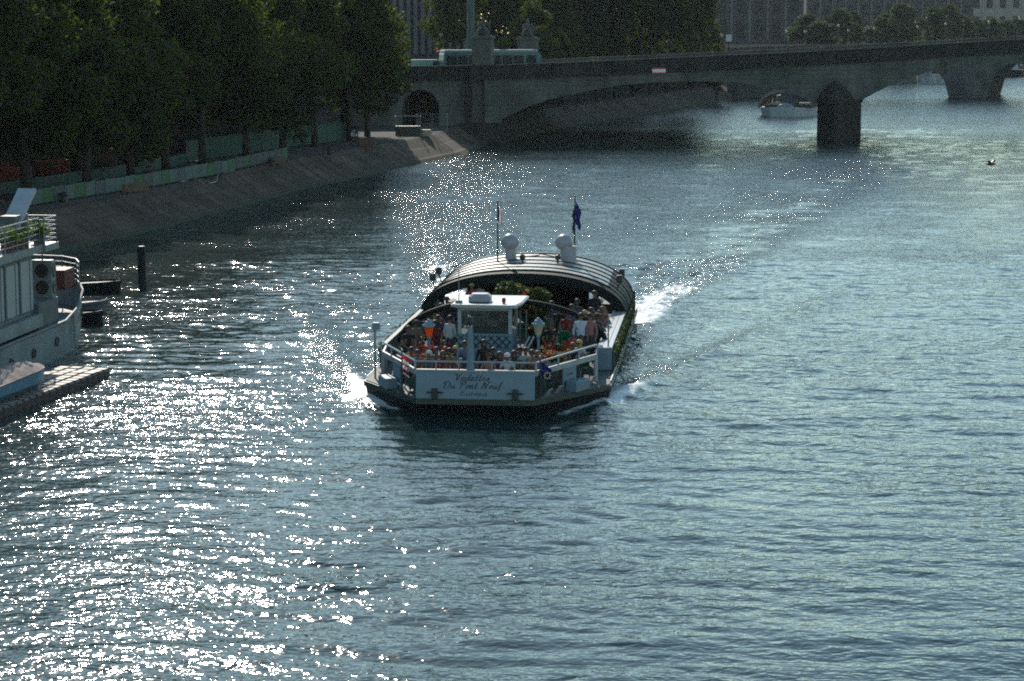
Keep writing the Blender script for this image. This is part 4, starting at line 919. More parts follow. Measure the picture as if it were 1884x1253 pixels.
mb = MB(); shell(mb, Y1 - .02, Y1 + .1, RA + .02, RB_ + .2, pi, 0, .3, 'dark_green', 40); mb.build('rear_arch', boat)
for x, zt in ((-1.6, 2.7), (-.6, 2.9), (.6, 2.9), (1.6, 2.7), (2.6, 2.4)):
    mb = MB(); mb.box(x - .12, x + .12, 21.4, 21.5, .655, zt, 'roof_side_green'); mb.build('rear_post', boat)
for sg in (-1, 1):
    for y, z in ((17.4, 2.35), (19.2, 2.4)):
        mb = MB(); x = sg * (3.7); mb.tube([(x, y, z - .2), (x + sg * .1, y, z + .12)], .03, 'dark_metal', 5); mb.rbox(x - .02, x + .22, y - .12, y + .12, z + .12, z + .42, 'dark_metal', .03) if sg > 0 else mb.rbox(x - .22, x + .02, y - .1, y + .1, z + .12, z + .4, 'dark_metal', .03); mb.build('floodlight', boat)
for x in (-.35, 1.12):
    mb = MB(); mb.lathe([(.05, 2.98), (.05, 3.12), (.11, 3.14), (.13, 3.24), (.08, 3.32), (.02, 3.34)], 'dark_metal', 10, (x, 19.6, 0)); mb.build('roof_lamp', boat)
mb = MB(); mb.tube([(-.35, 19.8, 3.2), (.3, 19.8, 3.28), (.4, 19.8, 3.34), (1.1, 19.8, 3.2)], .022, 'terracotta', 5); mb.build('cable', boat)
for x, cx in ((-1.0, -.95), (1.42, 1.32)):
    mb = MB(); mb.lathe([(.23 if x < 0 else .34, 2.8), (.23 if x < 0 else .34, 3.62)], 'dome_white', 20, (x + .08, 20.4, 0)); mb.build('dome_column', boat, smooth=False)
    mb = MB(); mb.ball((cx, 20.4, 3.76), .38, 'dome_white', 16, (1, 1, .93)); mb.build('radar_dome', boat, smooth=True)
# cursive lettering
GL = {'V': (.72, [[(0, .8), (.08, .93), (.18, .92), (.26, .6), (.3, 0)], [(.3, 0), (.46, .55), (.6, .93), (.74, .95)]]),
 'e': (.42, [[(.04, .2), (.24, .28), (.27, .42), (.17, .46), (.05, .25), (.1, .02), (.22, 0), (.38, .14)]]),
 'd': (.5, [[(.3, .38), (.16, .45), (.03, .2), (.1, 0), (.24, .08), (.36, .4)], [(.46, .95), (.36, .45), (.31, .1), (.36, 0), (.48, .1)]]),
 't': (.34, [[(.24, .82), (.14, .4), (.08, .1), (.14, 0), (.28, .12)], [(-.02, .5), (.3, .53)]]),
 'l': (.34, [[(.05, .15), (.2, .6), (.26, .92), (.16, .85), (.08, .2), (.13, 0), (.28, .12)]]),
 's': (.36, [[(0, .08), (.16, .34), (.2, .47), (.26, .2), (.18, .01), (.03, .04)]]),
 'D': (.85, [[(.3, .9), (.22, .5), (.12, .05), (.3, 0), (.62, .22), (.68, .65), (.42, .95), (.12, .9), (0, .68), (.08, .55)]]),
 'u': (.48, [[(.05, .43), (.02, .1), (.09, 0), (.24, .15), (.33, .43)], [(.33, .43), (.28, .08), (.34, 0), (.46, .12)]]),
 'P': (.66, [[(.3, .85), (.2, .4), (.1, .02), (0, .05)], [(0, .62), (.1, .9), (.4, .99), (.58, .8), (.45, .52), (.22, .45)]]),
 'o': (.42, [[(.18, .45), (.04, .25), (.1, .01), (.26, .08), (.3, .35), (.18, .45), (.4, .4)]]),
 'n': (.5, [[(.02, .36), (.1, .45), (.06, .2), (.02, 0)], [(.04, .15), (.2, .43), (.3, .42), (.26, .05), (.32, 0), (.46, .12)]]),
 'N': (.85, [[(-.05, .05), (.04, 0), (.14, .4), (.26, .92)], [(.26, .92), (.36, .4), (.46, .02)], [(.46, .02), (.58, .6), (.72, .95), (.84, .9)]]),
 'f': (.4, [[(.4, .9), (.3, .96), (.2, .6), (.1, -.2), (.0, -.35)], [(0, .45), (.32, .47)]]),
 'E': (.62, [[(.52, .82), (.38, .96), (.18, .85), (.16, .62), (.34, .52), (.1, .44), (.03, .2), (.16, 0), (.36, .03), (.52, .2)]]),
 'r': (.38, [[(.0, .3), (.1, .47), (.08, .2), (.05, 0)], [(.08, .25), (.2, .43), (.32, .41)]]),
 'p': (.48, [[(.14, .46), (.06, .05), (0, -.36)], [(.1, .3), (.22, .46), (.34, .3), (.24, .03), (.09, .06)]]),
 'a': (.5, [[(.3, .38), (.16, .45), (.03, .2), (.1, 0), (.24, .08), (.34, .43)], [(.34, .43), (.29, .06), (.36, 0), (.48, .12)]]), ' ': (.4, [])}
def write(mb, text, x0, w, z0, h, T, m, pen=.085):
    W_ = sum(GL[c][0] for c in text); kx = w / W_; x = x0
    for c in text:
        adv, st = GL[c]
        for s in st:
            P = []
            for i in range(len(s) - 1):
                p0, p1, p2, p3 = s[max(0, i - 1)], s[i], s[i + 1], s[min(len(s) - 1, i + 2)]
                for k in range(5):
                    t = k / 5; q = [0.5 * (2 * p1[a] + (p2[a] - p0[a]) * t + (2 * p0[a] - 5 * p1[a] + 4 * p2[a] - p3[a]) * t * t + (3 * p1[a] - p0[a] - 3 * p2[a] + p3[a]) * t ** 3) for a in (0, 1)]; P.append(q)
            P.append(s[-1]); L_, R_ = [], []
            pw = Vector((pen * h * 1.0, pen * h * .25))
            for i, q in enumerate(P):
                a, b = P[max(0, i - 1)], P[min(len(P) - 1, i + 1)]; d = Vector((b[0] - a[0], b[1] - a[1])).normalized(); n = Vector((-d.y, d.x))
                wd = abs(n.dot(pw)) * .5 + .016 * h; cx, cz = x + q[0] * kx + q[1] * h * .22, z0 + q[1] * h
                L_.append(Vector((cx + n.x * wd, 0, cz + n.y * wd))); R_.append(Vector((cx - n.x * wd, 0, cz - n.y * wd)))
            for i in range(len(P) - 1): mb.face([T @ L_[i], T @ L_[i + 1], T @ R_[i + 1], T @ R_[i]], m)
        x += adv * kx
# the bow panel leans back: its outer face runs from y=.07 at z=.653 to y=.19 at z=1.55 
lean = math.atan2(.12, .897); TX = Matrix.Translation((0, .063, .653)) @ Matrix.Rotation(-lean, 4, 'X')
mb = MB(); write(mb, 'Vedettes', -.72, 1.2, .60, .235, TX, 'letter_ink', .13); write(mb, 'Du Pont Neuf', -1.08, 1.95, .34, .24, TX, 'letter_ink', .13); write(mb, 'Europa', -.5, .92, .11, .18, TX, 'letter_ink', .11)
mb.build('lettering', boat)
a, b = (S0[0] + (S1[0] - S0[0]) * .43, S0[1] + (S1[1] - S0[1]) * .43), (S0[0] + (S1[0] - S0[0]) * .64, S0[1] + (S1[1] - S0[1]) * .64)
d = Vector((b[0] - a[0], b[1] - a[1])).normalized(); T = Matrix(((d.x, -d.y, 0, a[0] + d.y * .004), (d.y, d.x, 0, a[1] - d.x * .004), (0, 0, 1, 0), (0, 0, 0, 1)))
mb = MB(); write(mb, 'Europa', .2, .5, 1.15, .13, T, 'terracotta', .14); o = mb.build('small_lettering', boat)

# ------------------------------------------------------------------ people
def skin_body(name, J, E, fingers=True):
    """J: name -> (pos, radius, material); E: edges. One continuous skinned surface with face details and fingers."""
    names = list(J); idx = {n: i for i, n in enumerate(names)}
    me = bpy.data.meshes.new('skel'); bm = bmesh.new(); sk_ = bm.verts.layers.skin.verify()
    vs_ = [bm.verts.new(J[n][0]) for n in names]
    for v, n in zip(vs_, names):
        r = J[n][1]; v[sk_].radius = (r, r) if not isinstance(r, tuple) else r
    vs_[0][sk_].use_root = True
    for a, b in E: bm.edges.new((vs_[idx[a]], vs_[idx[b]]))
    bm.to_mesh(me); bm.free(); ob = bpy.data.objects.new('skel', me); scene.collection.objects.link(ob)
    ob.modifiers.new('s', 'SKIN').use_smooth_shade = True; sb = ob.modifiers.new('u', 'SUBSURF'); sb.levels = 1; sb.render_levels = 1
    dg = bpy.context.evaluated_depsgraph_get(); ev = ob.evaluated_get(dg); m2 = ev.to_mesh()
    V = [tuple(v.co) for v in m2.vertices]; Fc = [tuple(p.vertices) for p in m2.polygons]; ev.to_mesh_clear()
    scene.collection.objects.unlink(ob); bpy.data.objects.remove(ob)
    out = MB(); out.v = V
    segs = [(Vector(J[a][0]), Vector(J[b][0]), J[a][2], J[b][2]) for a, b in E]
    for f in Fc:
        c = sum((Vector(V[i]) for i in f), Vector()) / len(f); best = 1e9
        for p, q, ma, mb_ in segs:
            d = q - p; t = max(0, min(1, (c - p).dot(d) / max(1e-9, d.length_squared))); dist = (c - p - d * t).length
            if dist < best: best = dist; m = ma if t < .5 else mb_
        out.f.append(f); out.m.append(out.mi(m)); out.uv.append(None)
    hd = Vector(J['head'][0]); fw = Vector((0, -1, 0))
    out.loft([[hd + Vector((x, -.085, z)) for x, z in ((-.014, -.03), (.014, -.03), (.008, .02), (-.008, .02))], [hd + Vector((x, -.125 if z < -.01 else -.1, z)) for x, z in ((-.01, -.03), (.01, -.03), (.005, .015), (-.005, .015))]], 'skin', cap=True)
    for s in (-1, 1):
        out.ball(hd + Vector((s * .035, -.088, .018)), .013, 'eye_dark', 4); out.ball(hd + Vector((s * .098, 0, -.005)), .024, 'skin', 4, (.5, 1, 1.4))
    out.tube([hd + Vector((-.028, -.09, -.058)), hd + Vector((0, -.098, -.06)), hd + Vector((.028, -.09, -.058))], .006, 'trousers' if False else 'terracotta', 4)
    for s, side in ((-1, 'l'), (1, 'r')):
        w, h = Vector(J['wrist_' + side][0]), Vector(J['palm_' + side][0]); d = (h - w).normalized(); lat = d.cross(Vector((0, 0, 1)))
        if lat.length < .2: lat = Vector((1, 0, 0)) - d * d.x
        lat.normalize(); dn = lat.cross(d); dn = dn if dn.z < 0 else -dn
        for k, L_ in enumerate((.065, .075, .07, .055)):
            o = h + lat * (k - 1.5) * .02; out.tube([o, o + d * L_ * .5 + dn * .004, o + d * L_ * .8 + dn * L_ * .35, o + d * L_ * .85 + dn * L_ * .7], [.011, .01, .009, .006], 'skin', 5)
        o = w.lerp(h, .5); out.tube([o, o - lat * s * .035 + d * .02, o - lat * s * .045 + d * .055], [.012, .011, .008], 'skin', 5)
    return out.mesh(name, True)
def pose(kind):
    S, C, T_ = 'skin', 'cloth', 'trousers'
    if kind.startswith('seat'):
        J = {'pelvis': ((0, 0, .54), (.15, .12), T_), 'waist': ((0, .02, .74), (.14, .1), C), 'chest': ((0, .02, .98), (.165, .115), C), 'neck0': ((0, .01, 1.12), .07, C), 'neck': ((0, 0, 1.17), .05, S), 'head': ((0, -.02, 1.28), (.085, .1), S), 'top': ((0, -.01, 1.36), .07, S)}
        lg = lambda s: {'hip': ((s * .1, -.03, .52), .09, T_), 'knee': ((s * .14, -.43, .54), .065, T_), 'ankle': ((s * .13, -.47, .12), .045, T_), 'toe': ((s * .14, -.62, .045), .04, T_)}
        ar = lambda s: {'sh': ((s * .17, .02, 1.07), .065, C), 'elbow': ((s * .25, -.06, .82), .045, S), 'wrist': ((s * .15, -.3, .7), .03, S), 'palm': ((s * .13, -.38, .68), .032, S)}
        if kind == 'seat_up': ar = lambda s: {'sh': ((s * .17, .02, 1.07), .065, C), 'elbow': ((s * .33, -.1, 1.02), .045, S), 'wrist': ((s * .17, -.12, 1.26 if s > 0 else 1.2), .03, S), 'palm': ((s * .11, -.13, 1.31 if s > 0 else 1.25), .032, S)}
        if kind == 'seat_side': ar = lambda s: ({'sh': ((s * .17, .02, 1.07), .065, C), 'elbow': ((s * .3, .0, .86), .045, S), 'wrist': ((s * .42, -.2, .98), .03, S), 'palm': ((s * .44, -.28, 1.0), .032, S)} if s > 0 else {'sh': ((s * .17, .02, 1.07), .065, C), 'elbow': ((s * .25, -.06, .82), .045, S), 'wrist': ((s * .1, -.28, .66), .03, S), 'palm': ((s * .06, -.35, .65), .032, S)})
    else:
        lean = .0 if kind != 'lean' else .28
        J = {'pelvis': ((0, 0, .95), (.145, .11), T_), 'waist': ((0, -lean * .3, 1.13), (.135, .1), C), 'chest': ((0, -lean * .8, 1.36), (.17, .115), C), 'neck0': ((0, -lean, 1.49), .07, C), 'neck': ((0, -lean * 1.1, 1.54), .05, S), 'head': ((0, -lean * 1.2 - .02, 1.64), (.085, .1), S), 'top': ((0, -lean * 1.2 - .01, 1.72), .07, S)}
        lg = lambda s: {'hip': ((s * .1, 0, .9), .09, T_), 'knee': ((s * .11, -.02, .5), .065, T_), 'ankle': ((s * .12, .02, .1), .045, T_), 'toe': ((s * .14, -.13, .045), .04, T_)}
        ar = lambda s: {'sh': ((s * .18, -lean * .85, 1.43), .065, C), 'elbow': ((s * .25, -lean * .8 + .02, 1.14), .045, C), 'wrist': ((s * .24, -lean - .12, .92), .03, S), 'palm': ((s * .23, -lean - .16, .84), .032, S)}
        if kind == 'lean': ar = lambda s: {'sh': ((s * .18, -.24, 1.43), .065, C), 'elbow': ((s * .26, -.38, 1.18), .045, C), 'wrist': ((s * .12, -.58, 1.14), .03, S), 'palm': ((s * .08, -.65, 1.14), .032, S)}
        if kind == 'stand_camera': ar = lambda s: {'sh': ((s * .18, 0, 1.43), .065, C), 'elbow': ((s * .28, -.2, 1.3), .045, S), 'wrist': ((s * .1, -.3, 1.55), .03, S), 'palm': ((s * .06, -.27, 1.6), .032, S)}
    Eg = [('pelvis', 'waist'), ('waist', 'chest'), ('chest', 'neck0'), ('neck0', 'neck'), ('neck', 'head'), ('head', 'top')]
    for s, sd in ((-1, 'l'), (1, 'r')):
        for k, v in {**lg(s), **ar(s)}.items(): J[k + '_' + sd] = v
        Eg += [('pelvis', 'hip_' + sd), ('hip_' + sd, 'knee_' + sd), ('knee_' + sd, 'ankle_' + sd), ('ankle_' + sd, 'toe_' + sd), ('chest', 'sh_' + sd), ('sh_' + sd, 'elbow_' + sd), ('elbow_' + sd, 'wrist_' + sd), ('wrist_' + sd, 'palm_' + sd)]
    return J, Eg
BODY, HEADP = {}, {}
for k in ('seat', 'seat_up', 'seat_side', 'stand', 'lean', 'stand_camera'):
    J, Eg = pose(k); BODY[k] = skin_body('person_' + k, J, Eg); HEADP[k] = Vector(J['head'][0])
def hair_mesh(kind):
    mb = MB()
    def cap(zcut, r, back=.012, m='hair'):
        n = 14; rings = []
        for k in range(8):
            ph = pi / 2 * k / 7 * (1.0 if zcut is None else 1.0); rings.append(ph)
        R_ = []
        for k in range(9):
            z = zcut + (r - zcut) * (k / 8) ** .7; rr = math.sqrt(max(1e-6, 1 - (z / r) ** 2)) * r
            R_.append([(rr * .93 * cos(2 * pi * j / n), rr * 1.02 * sin(2 * pi * j / n) + back, z + .025 - (.035 * max(0, sin(2 * pi * j / n)) if k == 0 else 0) + (.03 * max(0, -sin(2 * pi * j / n)) if k == 0 else 0)) for j in range(n)])
        mb.loft(R_, m, cap=True)
    if kind == 'short': cap(-.01, .118)
    if kind == 'long':
        cap(-.01, .122, .016); mb.loft([[(.1 * cos(a), .03 + .075 * sin(a), z) for a in [2 * pi * k / 10 for k in range(10)]] if i else [(.09 * cos(a), .03 + .07 * sin(a), z) for a in [2 * pi * k / 10 for k in range(10)]] for i, z in enumerate((.05, -.05, -.14, -.19))], 'hair', cap=True)
    if kind == 'curly':
        for k in range(26):
            a = k * 2.4; z = -.02 + .13 * (k / 26); r = .085 * math.sqrt(max(.05, 1 - (z / .14) ** 2)); y = r * sin(a) + .015
            if y < -.05 and z < .04: continue
            mb.ball((r * cos(a), y, z), .042, 'hair', 5)
        mb.ball((0, .02, .06), .085, 'hair', 6)
    if kind == 'cap': cap(.012, .12, .008, 'cloth'); mb.loft([[(.085 * cos(a), -.06 + .0, .05) for a in [pi + pi * k / 6 for k in range(7)]], [(.085 * cos(a), -.07 + .13 * sin(a), .035) for a in [pi + pi * k / 6 for k in range(7)]], [(.085 * cos(a), -.07 + .13 * sin(a), .025) for a in [pi + pi * k / 6 for k in range(7)]]], 'cloth', closed=False)
    return mb.mesh('hair_' + kind, True)
HAIR = {k: hair_mesh(k) for k in ('short', 'long', 'curly', 'cap')}
def person(x, y, z, kind, rz, col, hcol, hk, label, group='passengers on the tour boat', s=1.0):
    o = link('person', BODY[kind], None, (x, y, z), rz, label, 'person', group); o.color = (*[c * .75 for c in col], 1); o.scale = (s, s, s)
    h = link('hat' if hk == 'cap' else 'hair', HAIR[hk], o); h.location = HEADP[kind]; h.color = (*hcol, 1); return o
def chair_proto():
    t = thing('garden_chair', 'green plastic armchair on the tour boat deck', 'chair', (0, 0, -50), 0, 'green plastic chairs on the tour boat')
    mb = MB(); mb.rbox(-.25, .25, -.25, .24, .4, .44, 'chair_green', .01); mb.build('seat', t)
    mb = MB(); mb.loft([[(x, .23 + dy, z) for x, z in ((-.24, .44), (.24, .44), (.26, .7), (.17, .9), (-.17, .9), (-.26, .7))] for dy in (0, .03)], 'chair_green', cap=True); mb.build('backrest', t)
    for sx in (-1, 1):
        mb = MB(); mb.tube([(sx * .27, -.22, .42), (sx * .29, -.22, .64), (sx * .29, .1, .66), (sx * .26, .24, .66)], .022, 'chair_green', 6); mb.build('armrest', t)
        for sy in (-1, 1): mb = MB(); mb.tube([(sx * .22, sy * .2, .4), (sx * .27, sy * .25, 0)], [.025, .018], 'chair_green', 6); mb.build('leg', t)
    return t
CH = chair_proto(); used = [False]
def chair(x, y, z, rz):
    if not used[0]: used[0] = True; CH.location = (x, y, z); CH.rotation_euler = (0, 0, rz); return CH
    return dup(CH, (x, y, z), rz)
FB, FM = 0.652, 0.652
WH, LB, PK, RD, NV, BK_, GY, BG, GN, YL, PU = (.5, .5, .52), (.1, .18, .28), (.3, .15, .14), (.2, .02, .02), (.015, .02, .05), (.01, .01, .012), (.09, .09, .1), (.18, .14, .1), (.02, .08, .05), (.25, .2, .08), (.08, .05, .12)
DK, BR, BL, GR, GI, RH = (.012, .009, .008), (.05, .025, .012), (.4, .27, .1), (.45, .45, .45), (.12, .05, .02), (.09, .03, .01)
# (head px, head py, pose, yaw offset, top colour, hair colour, hair kind, label)
PPL = [(757, 645, 'seat', .3, PK, DK, 'short', 'dark haired passenger beside the lower left flower box, leftmost in the bow'),
 (768, 650, 'seat', .2, BG, DK, 'short', 'dark haired passenger left of the grey curly haired woman'),
 (789, 652, 'seat', .1, GY, GR, 'curly', 'grey curly haired woman in grey behind the left bow rail'),
 (803, 645, 'seat', 0, BG, BR, 'short', 'brown haired passenger just behind the grey haired woman'),
 (811, 657, 'seat', 0, RD, RH, 'long', 'woman with long reddish hair and red top behind the bow rail'),
 (827, 647, 'seat', -.1, YL, DK, 'short', 'dark haired passenger in yellowish top left of the blond pair'),
 (838, 643, 'seat', .1, NV, BL, 'short', 'blond passenger in navy left of the bow mast'),
 (848, 657, 'seat', 0, WH, DK, 'short', 'dark haired man in white shirt left of the bow mast'),
 (857, 632, 'lean', .0, LB, DK, 'short', 'man in pale blue leaning against the wheelhouse lattice'),
 (861, 651, 'seat', 0, PU, BR, 'short', 'passenger in purple partly hidden by the bow mast'),
 (884, 640, 'stand', .2, BK_, DK, 'long', 'dark clad passenger standing right of the bow mast'),
 (897, 658, 'seat', 0, PK, BR, 'short', 'passenger in pink right of the bow mast'),
 (908, 646, 'seat', 0, NV, DK, 'short', 'dark haired passenger in navy before the lattice right end'),
 (916, 659, 'seat', -.1, PU, BR, 'long', 'passenger in violet left of the white cap'),
 (933, 657, 'seat', 0, WH, (.6, .5, .55), 'cap', 'child in white wearing a pale pink cap behind the bow rail'),
 (946, 652, 'seat', .1, GN, DK, 'long', 'dark haired passenger in green right of the pink cap'),
 (957, 645, 'seat', -.2, LB, DK, 'short', 'dark haired passenger in light blue near the right bow corner'),
 (967, 646, 'seat_side', -.2, WH, DK, 'short', 'dark haired passenger in white shirt near the right bow corner'),
 (979, 650, 'seat', 0, BG, BR, 'short', 'brown haired passenger in beige behind the blue bow flag'),
 (989, 652, 'seat_up', .1, PK, GI, 'short', 'ginger haired passenger above the blue bow flag'),
 (1066, 632, 'seat_side', -.6, WH, BL, 'long', 'blonde woman in white leaning at the right bow rail'),
 (1054, 637, 'seat', .2, BK_, RH, 'short', 'passenger in black left of the blonde woman at the rail'),
 (828, 587, 'stand', 2.6, WH, DK, 'short', 'man in white shirt standing with his back turned left of the wheelhouse'),
 (1065, 590, 'stand', .0, (.5, .58, .68), DK, 'short', 'man in pale blue shirt standing behind the right flower box'),
 (1080, 593, 'stand', -.2, PK, DK, 'short', 'woman in pink standing right of the man in the pale blue shirt'),
 (1076, 577, 'seat', -.3, BG, BL, 'short', 'blond passenger seated above the standing pair on the right side'),
 (1099, 583, 'seat_side', -.6, GY, BR, 'curly', 'curly haired passenger beside the right walkway'),
 (1088, 572, 'seat_up', -.2, BG, BR, 'short', 'passenger in beige with raised arms on the right side'),
 (1109, 570, 'seat_up', -.5, PK, GI, 'short', 'passenger in pink with raised arms next to the right roof foot'),
 (1105, 556, 'seat', -.3, BG, BL, 'short', 'fair haired passenger just under the right end of the roof'),
 (1094, 541, 'stand', .4, BK_, DK, 'short', 'man in black standing under the right side of the roof'),
 (1052, 566, 'seat', .1, LB, BR, 'short', 'passenger in light blue under the middle right of the roof'),
 (1042, 580, 'seat', .2, RD, BR, 'short', 'passenger in red behind the right white lantern'),
 (1028, 570, 'seat', -.1, BK_, DK, 'short', 'dark passenger under the roof behind the right lantern'),
 (1012, 600, 'seat', .1, BK_, BR, 'long', 'long haired passenger in black behind the right flower box'),
 (1062, 556, 'seat', .1, GY, DK, 'short', 'grey clad passenger under the roof, right of centre'),
 (1015, 560, 'seat', .1, PU, DK, 'short', 'passenger in purple deep under the roof right of the plants'),
 (765, 596, 'seat', .3, BG, BR, 'curly', 'curly haired passenger left of the orange lantern'),
 (751, 606, 'seat', .5, BK_, DK, 'short', 'dark passenger beside the foot of the front arch on the left'),
 (806, 586, 'seat_up', .1, PU, BR, 'short', 'passenger with raised hands right of the orange lantern'),
 (800, 596, 'seat', .3, RD, BR, 'long', 'passenger in dark red behind the orange lantern'),
 (787, 583, 'seat', .1, PU, DK, 'short', 'passenger in purple under the left of the front arch'),
 (774, 583, 'seat', .2, BG, BR, 'short', 'passenger in beige inside the left foot of the roof'),
 (822, 552, 'stand', .2, BK_, DK, 'short', 'dark passenger standing under the left end of the roof'),
 (811, 564, 'seat', .2, RD, BR, 'short', 'passenger in red under the left end of the roof'),
 (836, 560, 'seat', .0, NV, DK, 'long', 'long haired passenger in navy behind the wheelhouse left corner'),
 (868, 527, 'stand', .0, (.45, .02, .03), BL, 'short', 'blond passenger in bright red standing under the roof behind the wheelhouse'),
 (881, 524, 'stand', .2, WH, GR, 'short', 'grey haired passenger in white standing under the roof'),
 (924, 585, 'stand', .4, NV, BL, 'long', 'fair haired crew member in navy inside the wheelhouse')]
placed = []
for px, py, kind, yaw, col, hc, hk, lab in PPL:
    hz = HEADP[kind].z; z = FB; crew = 'wheelhouse' in lab and 'inside' in lab
    s = 1.0 if py > 625 else 1.06
    p = at(px, py, z + hz * s); lx, ly = w2b(p.x, p.y); crew = 'inside' in lab
    if py > 625 and px < 1040: ly = max(ly, 1.0 + .25 * (px % 3))
    if 'pale blue shirt' in lab and py < 600: ly = 7.7
    if kind != 'seat' and 'behind the wheelhouse' in lab or ly > 17.5: ly = min(ly, 20.0)
    if crew: lx, ly = .12, 7.3
    X_, Y_ = b2w(lx, ly); person(X_, Y_, z, kind, -BH + yaw, col, hc, hk, lab, s=s)
    placed.append((lx, ly))
    if kind.startswith('seat'):
        c = chair(X_, Y_, z + .06, -BH + yaw); c['label'] = 'green plastic armchair under the ' + ' '.join(lab.split()[:11])
random.seed(12); rown = ['first', 'second', 'third', 'fourth', 'fifth', 'sixth']
for r_, y in enumerate((9.6, 10.7, 11.8, 12.9, 14.0, 15.1)):
    for c_, x in enumerate((-3.1, -2.35, -1.6, 1.3, 2.1, 2.9)):
        x2, y2 = x + random.uniform(-.1, .1), y + random.uniform(-.15, .15)
        if all((x2 - a) ** 2 + (y2 - b) ** 2 > .5 for a, b in placed):
            X_, Y_ = b2w(x2, y2); c = chair(X_, Y_, FB, -BH + random.uniform(-.3, .3)); c['label'] = 'empty green armchair, %s row behind the front arch, %s from the left side' % (rown[r_], rown[c_])
# lanterns
def lantern(lx, ly, label, gm, top, base=.655):
    x, y = b2w(lx, ly); t = thing('lantern', label, 'lantern', (x, y, base), 0, 'old style lanterns on the tour boat'); h = top - base
    mb = MB(); mb.lathe([(.12, 0), (.09, .1), (.055, .16), (.045, h - .75), (.075, h - .68), (.06, h - .64)], 'panel_white', 12); mb.build('post', t)
    mb = MB(); mb.lathe([(.09, h - .63), (.17, h - .3), (.17, h - .27)], gm, 6); mb.build('lamp_glass', t)
    mb = MB(); mb.lathe([(.23, h - .268), (.22, h - .22), (.15, h - .15), (.13, h - .1), (.07, h - .06), (.05, h - .02), (.01, h)], 'panel_white', 12)
    for k in range(6): a = k * pi / 3; mb.ball((.21 * cos(a), .21 * sin(a), h - .22), .025, 'dome_white', 4)
    mb.build('lamp_hood', t)
lantern(-2.2, 4.9, 'lantern with bright orange glass on a white post left of the wheelhouse', 'lamp_orange', 2.62)
lantern(1.62, 5.2, 'lantern with frosted pale glass on a white post right of the wheelhouse', 'lamp_glass', 2.68)
# flower boxes
def flowers(lx0, lx1, ly, z, label, hgt=.5, fm=('flower_red',), dens=900, topbulge=.22):
    x, y = b2w((lx0 + lx1) / 2, ly); w = (lx1 - lx0) / 2; t = thing('flower_box', label, 'flower box', (x, y, z), -BH, 'flower boxes on the tour boat')
    mb = MB(); mb.loft([[(sx * w * s, sy * .2 * s, zz) for sx, sy in ((-1, -1), (1, -1), (1, 1), (-1, 1))] for zz, s in ((0, .92), (hgt, 1), (hgt, .93), (hgt - .05, .9))], 'planter_white', cap=True); mb.build('box', t)
    n = dens; q = np.stack([rng.uniform(-w * 1.05, w * 1.05, n), rng.normal(0, .13, n), hgt - .02 + np.abs(rng.normal(0, topbulge * .5, n))], 1); mb = MB(); mb.leaves(q, .05, 'flower_leaf'); mb.build('leaves', t)
    for m in fm:
        mb = MB(); n = int(dens * .3); cl = rng.uniform(-w, w, 12); q = np.stack([cl[rng.integers(0, 12, n)] + rng.normal(0, .06, n), rng.normal(-.03, .12, n), hgt + .1 + np.abs(rng.normal(0, topbulge * .55, n))], 1); mb.leaves(q, .038, m); mb.build('blossoms', t)
flowers(-3.55, -2.2, 6.5, .655, 'long white box of red geraniums on the left behind the orange lantern', .5)
flowers(-3.0, -2.25, 4.9, .655, 'shorter white box of yellow and orange flowers left of the orange lantern', .42, ('flower_yellow', 'flower_red'), 700)
flowers(-1.95, -1.45, 6.3, .655, 'small white box of red flowers right behind the orange lantern', .55, dens=400)
flowers(1.75, 3.3, 6.9, .655, 'long white box of red geraniums before the man in the pale blue shirt', .6)
flowers(1.85, 2.85, 5.3, .655, 'white box of red and yellow flowers right of the pale lantern', .5, ('flower_red', 'flower_yellow'), 800)
# tall bushy plants behind the wheelhouse
def bush(lx, ly, zt, r, label, fl, n=2600, zc=None):
    x, y = b2w(lx, ly); t = thing('potted_plant', label, 'plant', (x, y, FB), -BH, 'tall potted plants behind the wheelhouse')
    mb = MB(); mb.lathe([(.2, 0), (.27, .4), (.3, .42), (.25, .38)], 'terracotta', 12); mb.build('pot', t)
    mb = MB(); h = zt - FB; mb.tube([(0, 0, .35), (.03, 0, h * .5), (0, 0, h * .85)], [.05, .04, .015], 'bark', 6); mb.build('stem', t)
    d = rng.normal(size=(n, 3)); d /= np.linalg.norm(d, axis=1)[:, None]; q = d * (r * (.5 + .6 * rng.random(n)))[:, None]; q[:, 2] = q[:, 2] * .8 + h - r * .7; q[:, 0] += .15 * np.sin(q[:, 2] * 9)
    mb = MB(); mb.leaves(q, .085, 'flower_leaf'); mb.build('leaves', t)
    for m in fl:
        k = 90; c = rng.normal(size=(8, 3)); c /= np.linalg.norm(c, axis=1)[:, None]; c = c * r * .95; c[:, 1] = -abs(c[:, 1]); idx = rng.integers(0, 8, k)
        q = c[idx] + rng.normal(0, .07, (k, 3)); q[:, 2] = q[:, 2] * .8 + h - r * .7; mb = MB(); mb.leaves(q, .05, m); mb.build('blossoms', t)
bush(.1, 10.6, 3.15, .75, 'widest bushy plant with glossy leaves behind the wheelhouse roof', ('flower_yellow',), 3400)
bush(1.0, 10.2, 3.0, .62, 'bushy plant with yellow and red blossoms right of the widest one', ('flower_yellow', 'flower_red'), 2600)
bush(1.3, 8.3, 1.9, .42, 'lower leafy plant right of the wheelhouse stanchions', ('flower_red',), 1500)

# ================================================================== HOUSEBOAT, DOCK, DINGHY (moored at the left)
ha, hb = at(0, 712, 0), at(122, 655, 0); hd = (hb - ha).normalized(); hn = Vector((hd.y, -hd.x, 0)); HM = Matrix(((hn.x, hd.x, 0, hb.x), (hn.y, hd.y, 0, hb.y), (0, 0, 1, 0), (0, 0, 0, 1)))
